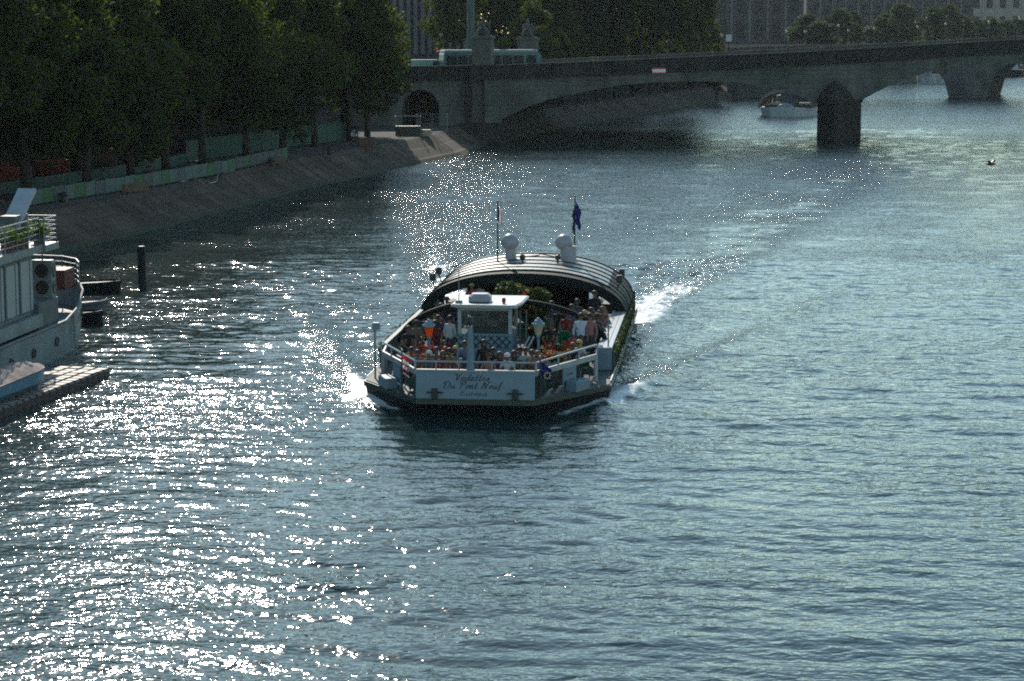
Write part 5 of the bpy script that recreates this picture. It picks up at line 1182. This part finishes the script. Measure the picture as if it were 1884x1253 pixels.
# local frame: x = outboard (towards the river), y = along the hull away from the viewer, z up; origin at the waterline where the hull starts to curve
hbt = thing('houseboat', 'pale grey white houseboat moored at the left with railed roof terrace and shuttered windows', 'houseboat', (hb.x, hb.y, 0), math.atan2(-hn.y, -hn.x) + pi)
def HP(x, y, z): return (HM @ Vector((x, y, z)))
def hinv(p): q = p - Vector((hb.x, hb.y, 0)); return (q.x * hn.x + q.y * hn.y, q.x * hd.x + q.y * hd.y, p.z)
def hpl(px, py, x):      # point of the photo on the local plane x = const
    d = ray(px, py); o = (0 - hb.x) * hn.x + (0 - hb.y) * hn.y; t = (x - o) / (d[0] * hn.x + d[1] * hn.y); return hinv(Vector((d[0] * t, d[1] * t, H + d[2] * t)))
plan = [(-.0, -9), (0, 0), (-.05, 1.6), (-.35, 3.2), (-.95, 4.6), (-1.9, 5.6), (-3.2, 5.9), (-4.6, 5.0), (-5.2, 2.5), (-5.2, -9)]
def hring(z, f, dz=0): return [(x - .06 * f, y * (1 + .0 * f) - (.25 * f if y > 0 else 0), z + (dz * sst(0, 4, y) if y > -1 else 0)) for x, y in plan]
mb = MB(); r = []
for z, f, dz in ((-.5, 3, 0), (0, 1.6, 0), (.5, .7, .1), (1.35, 0, .9)): r.append([(x, y, float(zz)) for x, y, zz in hring(z, f, dz)])
mb.loft(r, 'houseboat_white', cap=False); mb.loft([[(x * .99 - .02, y * .99, z - .25) for x, y, z in r[-1]][::-1]], 'houseboat_white') if False else None; mb.build('hull', hbt)
mb = MB(); mb.prism([(x * .985 - .03, y * .985) for x, y in plan], 1.05, 1.32, 'houseboat_grey'); mb.build('deck', hbt)
mb = MB(); mb.tube([(x + .02, y, 1.38 + .9 * float(sst(0, 4, y)) if y > -1 else 1.38) for x, y in plan[:7]], .06, 'houseboat_grey', 6); mb.build('gunwale', hbt)
for y, z in ((-1.0, .72), (-3.6, .66), (-6.0, .66), (2.9, 1.35)):
    mb = MB(); mb.lathe([(.19, 0), (.19, .04), (.15, .05), (.14, .02)], 'dark_metal', 12, T=Matrix.Translation((-.02 if y < 1 else -.34, y, z)) @ Matrix.Rotation(R(90), 4, 'Y') @ (Matrix.Identity(4))); mb.build('porthole', hbt)
mb = MB()
for y in (1.0, 1.15): mb.tube([(.02, y, .1), (.0, y - .1, 1.6)], .02, 'houseboat_grey', 4)
mb.build('hull_rail', hbt)
# draught boards near the stern curve
mb = MB(); mb.box(-.9, -.86, 4.3, 4.45, .9, 1.7, 'dark_metal'); mb.build('name_board', hbt)
# cabin
c0 = hpl(62, 600, -.55); c1 = hpl(62, 450, -.55); ZR = c1[2]; YC = c0[1]
mb = MB(); mb.box(-4.6, -.55, -9, YC, 1.45, ZR - .3, 'houseboat_white'); mb.build('cabin_wall', hbt)
mb = MB(); mb.box(-4.75, -.25, -9, YC + .45, ZR - .28, ZR, 'houseboat_white'); mb.build('roof_deck', hbt)
mb = MB(); mb.box(-.545, -.2, -9, YC + .1, 1.45, 1.95, 'houseboat_white'); mb.build('cabin_base', hbt)
for k in range(5):
    y1 = YC - .12 - k * 1.55; y0 = y1 - 1.4; zt = ZR - .42; zb = 2.05
    w = MB(); w.box(-.547, -.5, y0, y1, zb, zt, 'houseboat_grey'); wo_ = w.build('window', hbt)
    w = MB(); w.box(-.498, -.46, y0 + .08, y1 - .08, zb + .08, zt - .08, 'shutter'); w.build('shutter', wo_)
    w = MB(); w.box(-.458, -.44, (y0 + y1) / 2 - .02 + .3, (y0 + y1) / 2 + .02 + .3, zb + .08, zt - .08, 'houseboat_grey'); w.build('mullion', wo_)
# aft stair well, side wall and balcony
mb = MB(); mb.box(-1.6, -.35, YC + .05, YC + 2.3, 1.3, 2.3, 'houseboat_grey'); mb.build('side_locker', hbt)
mb = MB(); mb.box(-1.7, -.15, YC + .46, YC + 2.0, ZR - .3, ZR - .05, 'houseboat_white'); mb.build('balcony', hbt)
mb = MB(); mb.box(-3.0, -1.8, YC + .05, YC + 1.2, 1.45, ZR - .31, 'dark_metal'); mb.build('doorway', hbt)
def rail(pts, z0, z1, n, m, name='railing', nb=5):
    mb = MB()
    for k in range(n):
        z = z0 + (z1 - z0) * (k + 1) / n; mb.tube([(x, y, z) for x, y in pts], .022 if k < n - 1 else .035, m, 5)
    for (xa, ya), (xb, yb) in zip(pts[:-1], pts[1:]):
        L_ = math.hypot(xb - xa, yb - ya); q = max(1, int(L_ / 1.1))
        for i in range(q + 1): x, y = xa + (xb - xa) * i / q, ya + (yb - ya) * i / q; mb.tube([(x, y, z0), (x, y, z1)], .03, m, 5)
    mb.build(name, hbt)
rail([(-.35, -9), (-.35, YC + .35), (-1.8, YC + .35)], ZR, ZR + 1.0, 5, 'metal_gray'); rail([(-.22, YC + .5), (-.22, YC + 1.95), (-1.65, YC + 1.95)], ZR - .05, ZR + .95, 6, 'metal_gray')
rail([(-.45, 3.2), (-1.0, 4.5), (-1.9, 5.4), (-3.2, 5.7), (-4.4, 4.9)], 2.25, 3.3, 5, 'metal_gray', 'stern_railing')
mb = MB(); mb.rbox(-1.25, -.42, YC + 1.9, YC + 2.35, 2.3, 3.75, 'houseboat_white', .04); ac = mb.build('air_conditioner', hbt)
for z in (2.7, 3.35):
    mb = MB(); mb.lathe([(.27, 0), (.27, .02), (.2, .03), (.05, .02)], 'dark_metal', 16, T=Matrix.Translation((-.83, YC + 1.899, z)) @ Matrix.Rotation(R(90), 4, 'X')); mb.build('fan', ac)
    mb = MB(); mb.lathe([(.27, 0), (.27, .02), (.2, .03), (.05, .02)], 'dark_metal', 16, T=Matrix.Translation((-.419, YC + 2.12, z)) @ Matrix.Rotation(R(90), 4, 'Y') @ Matrix.Diagonal((1, .8, 1, 1))); mb.build('fan', ac)
mb = MB(); mb.box(-2.4, -1.0, 3.0, 4.3, 2.2, 3.0, 'rust_red'); mb.build('deck_box', hbt)
mb = MB(); T = Matrix.Translation((-.95, YC - .2, ZR + 1.35)) @ Matrix.Rotation(R(32), 4, 'X'); mb.box(-.35, .35, -1.3, 1.3, -.06, .06, 'white_paint', T); mb.build('tilted_panel', hbt)
mb = MB(); mb.box(-1.3, -.7, YC - 1.2, YC + .2, ZR + .01, ZR + 1.2, 'houseboat_grey'); mb.build('companionway', hbt)
mb = MB(); mb.box(-3.2, -.9, -9, YC - 2.4, ZR + 2.0, ZR + 2.12, 'dinghy_cover'); mb.build('awning', hbt)
for y in (-8.5, -6, YC - 2.6):
    mb = MB(); mb.tube([(-1.0, y, ZR), (-1.0, y, ZR + 2.0)], .05, 'white_paint', 6); mb.build('awning_post', hbt)
mb = MB(); mb.tube([(-.9, YC + 2.2, 2.3), (-.9, YC + 2.2, 4.6)], .03, 'dark_metal', 6); mb.build('lamp_post', hbt)
mb = MB()
for k in range(5): a = k * 2 * pi / 5; mb.tube([(-.9, YC + 2.2, 4.55), (-.9 + .2 * cos(a), YC + 2.2 + .2 * sin(a), 4.72), (-.9 + .27 * cos(a), YC + 2.2 + .27 * sin(a), 4.6)], [.02, .02, .06], 'metal_gray', 5)
mb.build('lamp_cluster', hbt)
def tplant(lx, ly, z, label, r=.3, boxm='terracotta'):
    p = HP(lx, ly, z); t = thing('potted_plant', label, 'plant', p, 0, 'potted plants on the houseboat terrace')
    mb = MB(); mb.loft([[(sx * .22 * s, sy * .22 * s, zz) for sx, sy in ((-1, -1), (1, -1), (1, 1), (-1, 1))] for zz, s in ((0, .8), (.4, 1), (.4, .9), (.34, .88))], boxm, cap=True); mb.build('pot', t)
    d = rng.normal(size=(420, 3)) * r * .5; d[:, 2] = np.abs(d[:, 2]) * 1.3 + .42; mb = MB(); mb.leaves(d, .06, 'plant_leaf'); mb.build('leaves', t)
tplant(-.75, YC - .45, ZR, 'bushy plant in a dark trough in front of the tilted white panel', .34, 'dark_metal'); tplant(-.6, YC - 2.3, ZR, 'spindly bright green plant in a red pot at the left end of the terrace', .38)
tplant(-.5, YC + .8, ZR - .05, 'small yellowish plant in the houseboat balcony corner', .3, 'houseboat_grey'); tplant(-.55, YC - 1.3, ZR, 'low plant behind the houseboat terrace railing', .2)
# modular floating dock with the covered dinghy
d0, d1 = at(0, 752, .35), at(203, 676, .35); dd_ = (d1 - d0).normalized(); dn_ = Vector((-dd_.y, dd_.x, 0)); L0 = -4.0; LT = (d1 - d0).length
DM = Matrix(((dd_.x, dn_.x, 0, d0.x), (dd_.y, dn_.y, 0, d0.y), (0, 0, 1, 0), (0, 0, 0, 1)))
dk = thing('floating_dock', 'floating dock of brown plastic cubes beside the houseboat', 'dock', (d0.x, d0.y, 0), math.atan2(dd_.y, dd_.x))
n = int((LT - L0) / .5)
for i in range(n):
    for j in range(4):
        x = LT - (i + 1) * .5; y = j * .5; mb = MB(); h = random.uniform(-.012, .012)
        mb.rbox(x + .012, x + .488, y + .012, y + .488, -.25, .33 + h, 'brown_plastic', .05); mb.box(x + .06, x + .44, y + .06, y + .44, .331 + h, .345 + h, 'dock_top')
        mb.build('cube_float', dk)
pc = at(38, 700, .4); dg_ = thing('dinghy', 'blue grey dinghy under a stained beige cover lying on the floating dock', 'dinghy', (0, 0, 0), 0)
di = lambda p: ((p - d0).dot(dd_), (p - d0).dot(dn_))
xe = di(at(103, 700, .6))[0]; DL = 4.2; x0 = xe - DL; ym = .95
dg_.location = DM @ Vector((xe, ym, .35)); dg_.rotation_euler = (0, 0, math.atan2(dd_.y, dd_.x))
mb = MB(); r = []
for k in range(13):
    s = k / 12.0; x = -DL * s; w = .8 * (1 - max(0, (.25 - s) / .25) ** 2 * .35) ; hh = .62 + .1 * (1 - s)
    r.append([(x, -w, hh), (x, -w * .93, .3), (x, -w * .5, .02), (x, 0, 0.0), (x, w * .5, .02), (x, w * .93, .3), (x, w, hh)])
mb.loft(r, 'dinghy_blue', closed=True, cap=True); mb.build('hull', dg_, smooth=False)
mb = MB(); r = []
for k in range(25):
    s = k / 24.0; x = -DL * s * .98 - .05; w = .8 * (1 - max(0, (.25 - s) / .25) ** 2 * .35) * 1.02; hh = .6 + .1 * (1 - s); q = []
    for j in range(11):
        a = -1 + j / 5.0; q.append((x + .02 * sin(j * 2), a * w, hh + .06 + .25 * (1 - a * a) * sin(pi * min(1, s * 1.15 + .05)) ** .5 + .05 * sin(k * 1.7 + j) * (1 - a * a)))
    r.append(q)
mb.loft(r, 'dinghy_cover', closed=False); mb.build('cover', dg_, smooth=True)
# piles and small craft by the houseboat
p = at(262, 521, 0); mb = MB(); zt = 1.85; mb.lathe([(.2, -1), (.2, zt - .1), (.17, zt), (.12, zt + .01)], 'black_hull', 12); mb.build('mooring_pile', label='black mooring pile standing alone in the water near the left bank', cat='pile', loc=(p.x, p.y, 0))
def tender(px, py, L_, W, label, rz, m='black_hull'):
    p = at(px, py, 0); t = thing('tender', label, 'boat', (p.x, p.y, 0), rz, 'small dark craft behind the houseboat'); r = []
    for k in range(9):
        s = k / 8.0; w = W / 2 * math.sqrt(max(.02, 1 - max(0, s - .45) ** 2 / .31)); r.append([(-L_ / 2 + L_ * s, -w, .4 + .12 * s), (-L_ / 2 + L_ * s, -w * .6, -.15), (-L_ / 2 + L_ * s, w * .6, -.15), (-L_ / 2 + L_ * s, w, .4 + .12 * s)])
    mb = MB(); mb.loft(r, m, cap=True); mb.build('hull', t); mb = MB(); mb.tube([q[0] for q in r], .08, m, 6); mb.tube([q[3] for q in r], .08, m, 6); mb.build('gunwale', t)
tender(172, 538, 2.6, 1.2, 'long low dark tender just behind the houseboat stern', .1); tender(150, 576, 2.2, 1.1, 'small grey covered tender at the houseboat stern', .3, 'houseboat_grey'); tender(150, 596, 1.8, .9, 'smallest black tender close to the houseboat stern', .2)

# ================================================================== STREET LIFE ABOVE THE BRIDGE
ROAD = 1.56
def deckz(u): return ptop(u) - ROAD
BANG = math.atan2(BE.y, BE.x)
def wheel(t, x, y, r=.34, w=.22):
    mb = MB(); mb.lathe([(r * .7, -w / 2), (r, -w / 2 + .04), (r, w / 2 - .04), (r * .7, w / 2)], 'tyre', 14, T=Matrix.Translation((x, y, r)) @ Matrix.Rotation(R(90), 4, 'X')); o = mb.build('wheel', t)
    mb = MB(); mb.lathe([(r * .6, -w / 2 - .01), (r * .2, -w / 2 - .02), (r * .2, w / 2 + .02), (r * .6, w / 2 + .01)], 'metal_gray', 12, T=Matrix.Translation((x, y, r)) @ Matrix.Rotation(R(90), 4, 'X')); mb.build('rim', o)
def car(u, v, col, label, van=False, zb=None):
    z = deckz(u) if zb is None else zb; q = bp(u, v, z); t = thing('parked_car' if False else 'car', label, 'car', q, BANG, 'cars by the bridge end')
    W = .85; prof_ = [(-2.1, .35), (-2.12, .75), (-1.75, .9), (-1.1, 1.42), (.5, 1.44), (1.15, .95), (1.95, .8), (2.1, .6), (2.08, .35)] if not van else [(-2.3, .35), (-2.35, 1.9), (-2.1, 2.0), (1.2, 2.0), (1.75, 1.2), (2.3, 1.0), (2.35, .35)]
    mb = MB(); mb.loft([[(x, -W, z) for x, z in prof_], [(x, -W * .98, z) for x, z in prof_], [(x, W * .98, z) for x, z in prof_], [(x, W, z) for x, z in prof_]], 'car_paint', cap=True); b = mb.build('body', t); b.color = (*col, 1)
    gl = [(-1.55, .95), (-1.05, 1.36), (.45, 1.38), (1.0, .97)] if not van else [(.4, 1.25), (.4, 1.8), (1.15, 1.8), (1.55, 1.25)]
    for s in (-1, 1):
        mb = MB(); mb.loft([[(x, s * W * .985, z) for x, z in gl], [(x, s * (W + .012), z) for x, z in gl]], 'window_glass', cap=True); mb.build('side_window', t)
    for x in (-1.35, 1.35):
        for s in (-1, 1): wheel(t, x, s * (W - .1))
    for s in (-1, 1):
        mb = MB(); mb.box(2.06, 2.12, s * .6 - .14, s * .6 + .14, .58, .72, 'lamp_glass'); mb.build('headlight', t)
def upx(px, py=120, v=5): return fuv(px, py, v)[0]
car(upx(1362, 98, 6), 6, (.7, .7, .7), 'pale silver car whose curved roof shows above the bridge parapet right of the trees')
car(upx(746, 120, 8), 8, (.1, .2, .25), 'dark blue car at the far left of the bridge approach')
car(upx(787, 118, 14), 14, (.1, .25, .22), 'dull green van left of the bus', True)
car(upx(797, 122, 6), 6, (.5, .45, .45), 'grey car with glinting roof beside the left end of the bus')
ub0, ub1 = upx(812, 105, 10), upx(991, 100, 10)
q = bp((ub0 + ub1) / 2, 10, deckz((ub0 + ub1) / 2)); BL = ub1 - ub0; HB = 2.95
bus = thing('bus', 'teal and pale city bus crossing the bridge end behind the statue pedestal', 'bus', q, BANG)
mb = MB(); prof_ = [(-BL / 2, .35), (-BL / 2 - .02, 2.5), (-BL / 2 + .15, HB - .12), (BL / 2 - .35, HB - .12), (BL / 2 - .05, HB - .4), (BL / 2 + .08, 1.2), (BL / 2 + .05, .35)]
mb.loft([[(x, y, z) for x, z in prof_] for y in (-1.25, 1.25)], 'bus_teal', cap=True); mb.build('body', bus)
mb = MB(); mb.rbox(-BL / 2 + .05, BL / 2 - .4, -1.22, 1.22, HB - .118, HB + .1, 'bus_roof', .1); mb.build('roof', bus)
x = -BL / 2 + .3
for k in range(7):
    w = (BL - 2.2) / 7
    for s in (-1, 1):
        mb = MB(); mb.box(x, x + w - .12, s * 1.251 - .01, s * 1.251 + .015, 1.3, 2.45, 'window_glass'); mb.build('window', bus)
    x += w
for s in (-1, 1):
    mb = MB(); mb.box(BL / 2 - 1.7, BL / 2 - .6, s * 1.251 - .01, s * 1.251 + .015, .5, 2.45, 'window_glass'); mb.build('door', bus)
mb = MB(); mb.box(BL / 2 + .02, BL / 2 + .1, -1.1, 1.1, 1.25, 2.35, 'window_glass'); mb.build('windscreen', bus)
for xx in (-BL / 2 + 2.4, BL / 2 - 2.4):
    for s in (-1, 1): wheel(bus, xx, s * 1.13, .48, .28)
# people on the bridge footway
for px, v, col, lab, hk in ((1091, 2.2, (.35, .16, .05), 'person in orange brown walking on the bridge, left of the first pair', 'short'), (1099, 2.6, (.3, .12, .1), 'person in dull red walking on the bridge, right of the first pair', 'short'), (1157, 2.2, (.2, .1, .06), 'person in brown alone on the bridge above the first arch', 'long'),
                            (1761, 2.2, (.4, .4, .4), 'person in white at the parapet above the second arch', 'short'), (1768, 2.5, (.35, .05, .05), 'person in red at the parapet above the second arch', 'short'), (1742, 30, (.3, .1, .08), 'person in dull red on the far footway above the second arch', 'short'), (1849, 30, (.3, .05, .04), 'person in red on the far footway near the right edge', 'short'),
                            (1603, 2.3, (.02, .02, .03), 'dark figure at the near parapet just right of the first pier', 'short')):
    u = fuv(px, 100, v)[0]; q = bp(u, v, ptop(u) - (1.38 if v < 5 else 1.38)); person(*q, 'stand', 1.2, col, DK, hk, lab, 'people on the bridge')
q = at(656, 262, QZ); person(q.x, q.y, QZ, 'stand', .4, NV, DK, 'short', 'dark clothed person standing under the forked tree at the hoarding end', 'people on the quay')
mb = MB(); mb.rbox(-.18, .18, -.1, .1, .55, .98, 'white_paint', .05); mb.tube([(-.1, 0, .97), (0, 0, 1.15), (.1, 0, .97)], .015, 'white_paint', 5); mb.build('bag', loc=(q.x - .33, q.y - .1, QZ), label='white bag held by the person under the forked tree', cat='bag')
# street lamps, traffic light, tall teal pole
def lamp(px, pyt, Y, zb, label, globes=1, group='globe street lamps'):
    p = atY(px, pyt, Y); t = thing('street_lamp', label, 'street lamp', (p.x, Y, zb), 0, group); h = p.z - zb
    mb = MB(); mb.lathe([(.2, 0), (.14, .3), (.07, .5), (.055, h - .7), (.09, h - .6), (.04, h - .5)], 'dark_metal', 10); mb.build('post', t)
    for k in range(globes):
        zz = h - .28 - .62 * k * (1 if globes < 3 else 1); xo = 0 if k == 0 else .3 * (-1) ** k
        mb = MB(); mb.ball((xo, 0, zz), .24, 'lamp_glass', 8); g = mb.build('globe', t); mb = MB(); mb.lathe([(.2, zz + .19), (.06, zz + .3), (.02, zz + .4)], 'dark_metal', 8, (xo, 0, 0)); mb.build('cap', g)
lamp(816, 50, 268, LZ - .2, 'street lamp with two stacked globes left of the yellowish tree', 2)
for px, pyt, Y, lab in ((1328, 62, 300, 'left of the arcaded facade beside the small sign'), (1447, 55, 330, 'before the right end of the arcaded facade'), (1481, 56, 430, 'at the foot of the leftmost far trees'), (1543, 45, 430, 'before the second far tree'), (1561, 54, 430, 'before the third far tree'), (1608, 50, 430, 'before the fourth far tree'), (1688, 47, 430, 'before the tall middle far trees'), (1740, 42, 425, 'before the broad far tree'), (1820, 38, 340, 'taller dark post second from the right edge'), (1876, 31, 330, 'taller dark post nearest the right edge')):
    lamp(px, pyt, Y, LZ - .3 if Y != 430 else 8.2, 'globe street lamp ' + lab)
u = fuv(805, 100, 4.5)[0]; q = bp(u, 4.5, deckz(u)); t = thing('traffic_light', 'traffic light showing red left of the bus', 'traffic light', q, 0)
mb = MB(); mb.tube([(0, 0, 0), (0, 0, 2.6)], .06, 'dark_metal', 8); mb.build('post', t); mb = MB(); mb.rbox(-.16, .16, -.14, .14, 2.3, 3.3, 'dark_metal', .04); mb.build('housing', t)
m, N, L, P = nm('red_signal'); P.inputs['Base Color'].default_value = (.5, .02, .02, 1); P.inputs['Emission Color'].default_value = (1, .04, .04, 1); P.inputs['Emission Strength'].default_value = .6; M['red_signal'] = m
mb = MB(); mb.lathe([(.1, 0), (.08, .03), (.01, .04)], 'red_signal', 10, T=Matrix.Translation((0, -.142, 3.05)) @ Matrix.Rotation(R(90), 4, 'X')); mb.build('lens', t)
p = atY(866, 96, 262); mb = MB(); mb.tube([(0, 0, -3), (0, 0, 14)], [.46, .44], 'teal_pole', 12); t = thing('pole', 'thick teal painted pole rising out of the picture left of the nearer statue', 'pole', (p.x, 262, LZ + 2.7)); mb.build('shaft', t)
mb = MB(); mb.lathe([(.7, -3), (.7, -2.7), (.5, -2.5)], 'teal_pole', 12); mb.build('base', t)
def signpost(px, py, Y, label):
    p = atY(px, py, Y); t = thing('road_sign', label, 'sign', (p.x, Y, LZ + 1.0), 0); h = p.z - LZ - 1
    mb = MB(); mb.tube([(0, 0, 0), (0, 0, h)], .05, 'dark_metal', 6); mb.build('post', t); mb = MB(); mb.box(-.4, .4, -.08, -.05, h - .45, h + .45, 'grimy_white'); mb.build('plate', t)
signpost(1341, 70, 290, 'square pale sign board on a post left of the arcaded facade')

# ================================================================== BUILDINGS
def building(label, x0, x1, Y, dpt, zt, nb, rows, m='facade_dark', arch_row=None, roof='slate', pil=True, zb=LZ, rz=0.0, mansard=2.5):
    t = thing('building', label, 'building', (x0, Y, zb), rz, 'buildings behind the trees'); W = x1 - x0; hh = zt - zb
    mb = MB(); mb.box(0, W, 0.3, dpt, 0, hh, m); mb.build('wall', t)
    mb = MB(); mb.box(-.4, W + .4, -.45, .297, hh - .7, hh + .1, 'facade_trim' if m == 'facade_dark' else m); mb.build('cornice', t)
    mb = MB(); mb.loft([[(-.1, .2, hh + .103), (W + .1, .2, hh + .103), (W + .1, dpt, hh + .103), (-.1, dpt, hh + .103)], [(.8, 1.6, hh + mansard), (W - .8, 1.6, hh + mansard), (W - .8, dpt - 1.6, hh + mansard), (.8, dpt - 1.6, hh + mansard)]], roof, cap=True); r_ = mb.build('roof', t)
    for k in range(3): x = W * (.2 + .3 * k); mb = MB(); mb.box(x, x + 1.2, dpt * .4, dpt * .5, hh + mansard - .5, hh + mansard + 1.4, m); mb.build('chimney', r_)
    bw = W / nb
    for k in range(nb):
        if pil: mb = MB(); mb.box(k * bw - .3, k * bw + .3, -.15, .297, .5, hh - .703, 'facade_trim' if m == 'facade_dark' else m); mb.build('pilaster', t)
        for (za, zb_) in rows:
            xa, xb = k * bw + bw * .26, k * bw + bw * .74; w = xb - xa
            pts = [(xa, za), (xb, za), (xb, zb_ - w / 2)] + [((xa + xb) / 2 + w / 2 * cos(a), zb_ - w / 2 + w / 2 * sin(a)) for a in [pi * j / 6 for j in range(1, 6)]] + [(xa, zb_ - w / 2)] if arch_row else [(xa, za), (xb, za), (xb, zb_), (xa, zb_)]
            mb = MB(); mb.loft([[(x, .27, z) for x, z in pts], [(x, .297, z) for x, z in pts]], 'window_glass', cap=True); wd = mb.build('window', t)
            mb = MB(); mb.box(xa - .12, xb + .12, .08, .29, za - .2, za - .003, m); mb.build('sill', wd)
    return t
pa, pb = atY(735, 60, 345).x, atY(835, 60, 345).x
building('tall dark facade with close vertical ribs seen left of the teal pole', pa - 3, pb + 4, 345, 18, 34, 14, ((1, 5.2), (6.4, 10.8), (12, 16.5)), 'facade_dark')
pa, pb = atY(1180, 60, 560).x, atY(1478, 60, 560).x
building('long dark facade with a row of tall arched windows right of the dense trees', pa, pb, 560, 25, 23.5, 9, ((1.2, 6.0), (7.4, 14.5)), 'facade_dark', True)
pa, pb = atY(1478, 60, 640).x, atY(1790, 60, 640).x
building('hazy grey block with slate roof behind the far trees', pa + 1, pb, 640, 25, 24, 13, ((2, 5), (7, 10), (12, 15)), 'facade_dark')
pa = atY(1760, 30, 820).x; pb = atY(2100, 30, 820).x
building('pale hazy building at the top right behind the lowest far trees', pa, pb, 820, 40, 27, 14, ((3, 7), (10, 14)), 'facade_hazed', mansard=4)

# ================================================================== SECOND BOAT, MOORED BARGES, GULL
p = at(1436, 214, 0); L2 = Matrix.Identity(4)
b2 = thing('sightseeing_boat', 'low sightseeing boat with rounded glass canopy coming out under the first arch', 'tour boat', (p.x, p.y - 2, 0), R(-15)); b2.scale = (1.4, .9, 1.3)
def sec(y, w, z0, z1): return [(-w, y, z0), (-w * .92, y, -.3), (w * .92, y, -.3), (w, y, z0)]
mb = MB(); r = []
for k in range(12):
    s = k / 11.0; w = 2.9 * math.sqrt(min(1, .18 + s * 2.6)) if s < .32 else 2.9; w = min(w, 2.9); z = 1.0 - .25 * min(1, s * 3); r.append([(-w, s * 22, z), (-w * .9, s * 22 + .3, -.4), (w * .9, s * 22 + .3, -.4), (w, s * 22, z)])
mb.loft(r, 'foam_white', cap=True); mb.build('hull', b2)
mb = MB(); mb.ball((.2, 1.2, .85), .75, 'dome_white', 10, (1.2, 1, .7)); mb.build('bow_cowl', b2, smooth=True)
ys = [3.0, 5.5, 8, 10.5, 13, 15.5, 18]
mb = MB(); rr = []
for y in ys: rr.append([(2.6 * cos(a), y, .85 + (2.0 if y > 3.5 else 1.7) * sin(a)) for a in [pi - pi * j / 14 for j in range(15)]])
mb.loft(rr, 'dark_glass', closed=False); mb.build('canopy_glass', b2, smooth=True)
for y in ys:
    mb = MB(); mb.tube([(2.63 * cos(a), y, .85 + (2.03 if y > 3.5 else 1.72) * sin(a)) for a in [pi - pi * j / 14 for j in range(15)]], .11, 'dinghy_cover', 6); mb.build('canopy_rib', b2)
mb = MB(); mb.box(-.9, .9, 5, 18.2, 2.8, 2.95, 'foam_white'); mb.build('roof_strip', b2)
mb = MB(); mb.rbox(-.5, 1.2, 3.4, 4.6, .8, 2.3, 'houseboat_grey', .08); mb.build('wheelhouse_front', b2)
mb = MB(); mb.box(-2.2, 2.2, 5, 18, .7, 1.1, 'houseboat_grey'); mb.build('seats', b2)
mb = MB(); mb.rbox(-2.3, 2.3, 18.3, 21, .8, 1.8, 'grimy_white', .1); mb.build('stern_cabin', b2)
def barge(px, py, L_, label, m, rz=0):
    p = at(px, py, 0); t = thing('barge', label, 'barge', p, rz, 'barges moored in the distance')
    mb = MB(); r = [[(-L_ / 2 + L_ * s, -w, 1.4 + .4 * abs(s - .5)), (-L_ / 2 + L_ * s, -w * .8, -.3), (-L_ / 2 + L_ * s, w * .8, -.3), (-L_ / 2 + L_ * s, w, 1.4 + .4 * abs(s - .5))] for s, w in ((0, .6), (.12, 2.2), (.5, 2.5), (.88, 2.2), (1, .6))]
    mb.loft(r, 'black_hull' if m != 'w' else 'grimy_white', cap=True); mb.build('hull', t)
    mb = MB(); mb.rbox(-L_ * .32, L_ * .2, -1.6, 1.6, 1.45, 3.2, 'river_boat_cream', .1); c = mb.build('cabin', t)
    for k in range(6): mb = MB(); x = -L_ * .28 + k * L_ * .075; mb.box(x, x + .8, -1.64, -1.59, 2.0, 2.8, 'window_glass'); mb.build('window', c)
    mb = MB(); mb.rbox(L_ * .26, L_ * .36, -1.2, 1.2, 1.45, 4.0, 'grimy_white', .1); mb.build('wheelhouse', t)
barge(1862, 136, 20, 'pale barge moored beyond the far bridge near the right edge', 'w', .25); barge(1826, 141, 16, 'dark hulled barge moored left of the pale one', 'b', .3)
barge(1720, 153, 8, 'tiny pale boat moored at the far bank between the bridge arches', 'w', .5)
p = atY(1823, 302, 150); gl_ = thing('gull', 'dark gull flying low over the water at the right', 'bird', p, .9); gl_.scale = (1.5, 1.5, 1.5)
mb = MB(); r = []
for y, rr_, z in ((-.26, .008, .02), (-.22, .035, .02), (-.15, .045, .02), (-.02, .07, 0), (.12, .06, 0), (.22, .03, .01), (.34, .012, .015)): r.append([(rr_ * cos(a) * (1.6 if y > .3 else 1), y, z + rr_ * sin(a)) for a in [2 * pi * j / 8 for j in range(8)]])
for s in (-1, 1):
    pass
mb.loft(r, 'dark_metal', cap=True)
for s in (-1, 1): mb.loft([[(s * .05, -.08, .03), (s * .05, .1, .03), (s * .05, .0, .05)], [(s * .28, -.12, .17), (s * .28, .05, .16), (s * .28, -.03, .19)], [(s * .6, .05, .12), (s * .58, .09, .11), (s * .6, .07, .125)]], 'dark_metal', cap=True)
mb.build('body', gl_)

# ================================================================== HAZE
m = bpy.data.materials.new('haze_air'); m.use_nodes = True; N = m.node_tree.nodes; N.clear()
ou = N.new('ShaderNodeOutputMaterial'); pv = N.new('ShaderNodeVolumePrincipled'); pv.inputs['Color'].default_value = (.86, .93, .96, 1); pv.inputs['Density'].default_value = HAZE; pv.inputs['Anisotropy'].default_value = 0.2
m.node_tree.links.new(pv.outputs[0], ou.inputs['Volume']); M['haze_air'] = m
mb = MB(); mb.box(-750, 950, -320, 1520, -2, 48, 'haze_air'); mb.build('haze', kind='stuff')
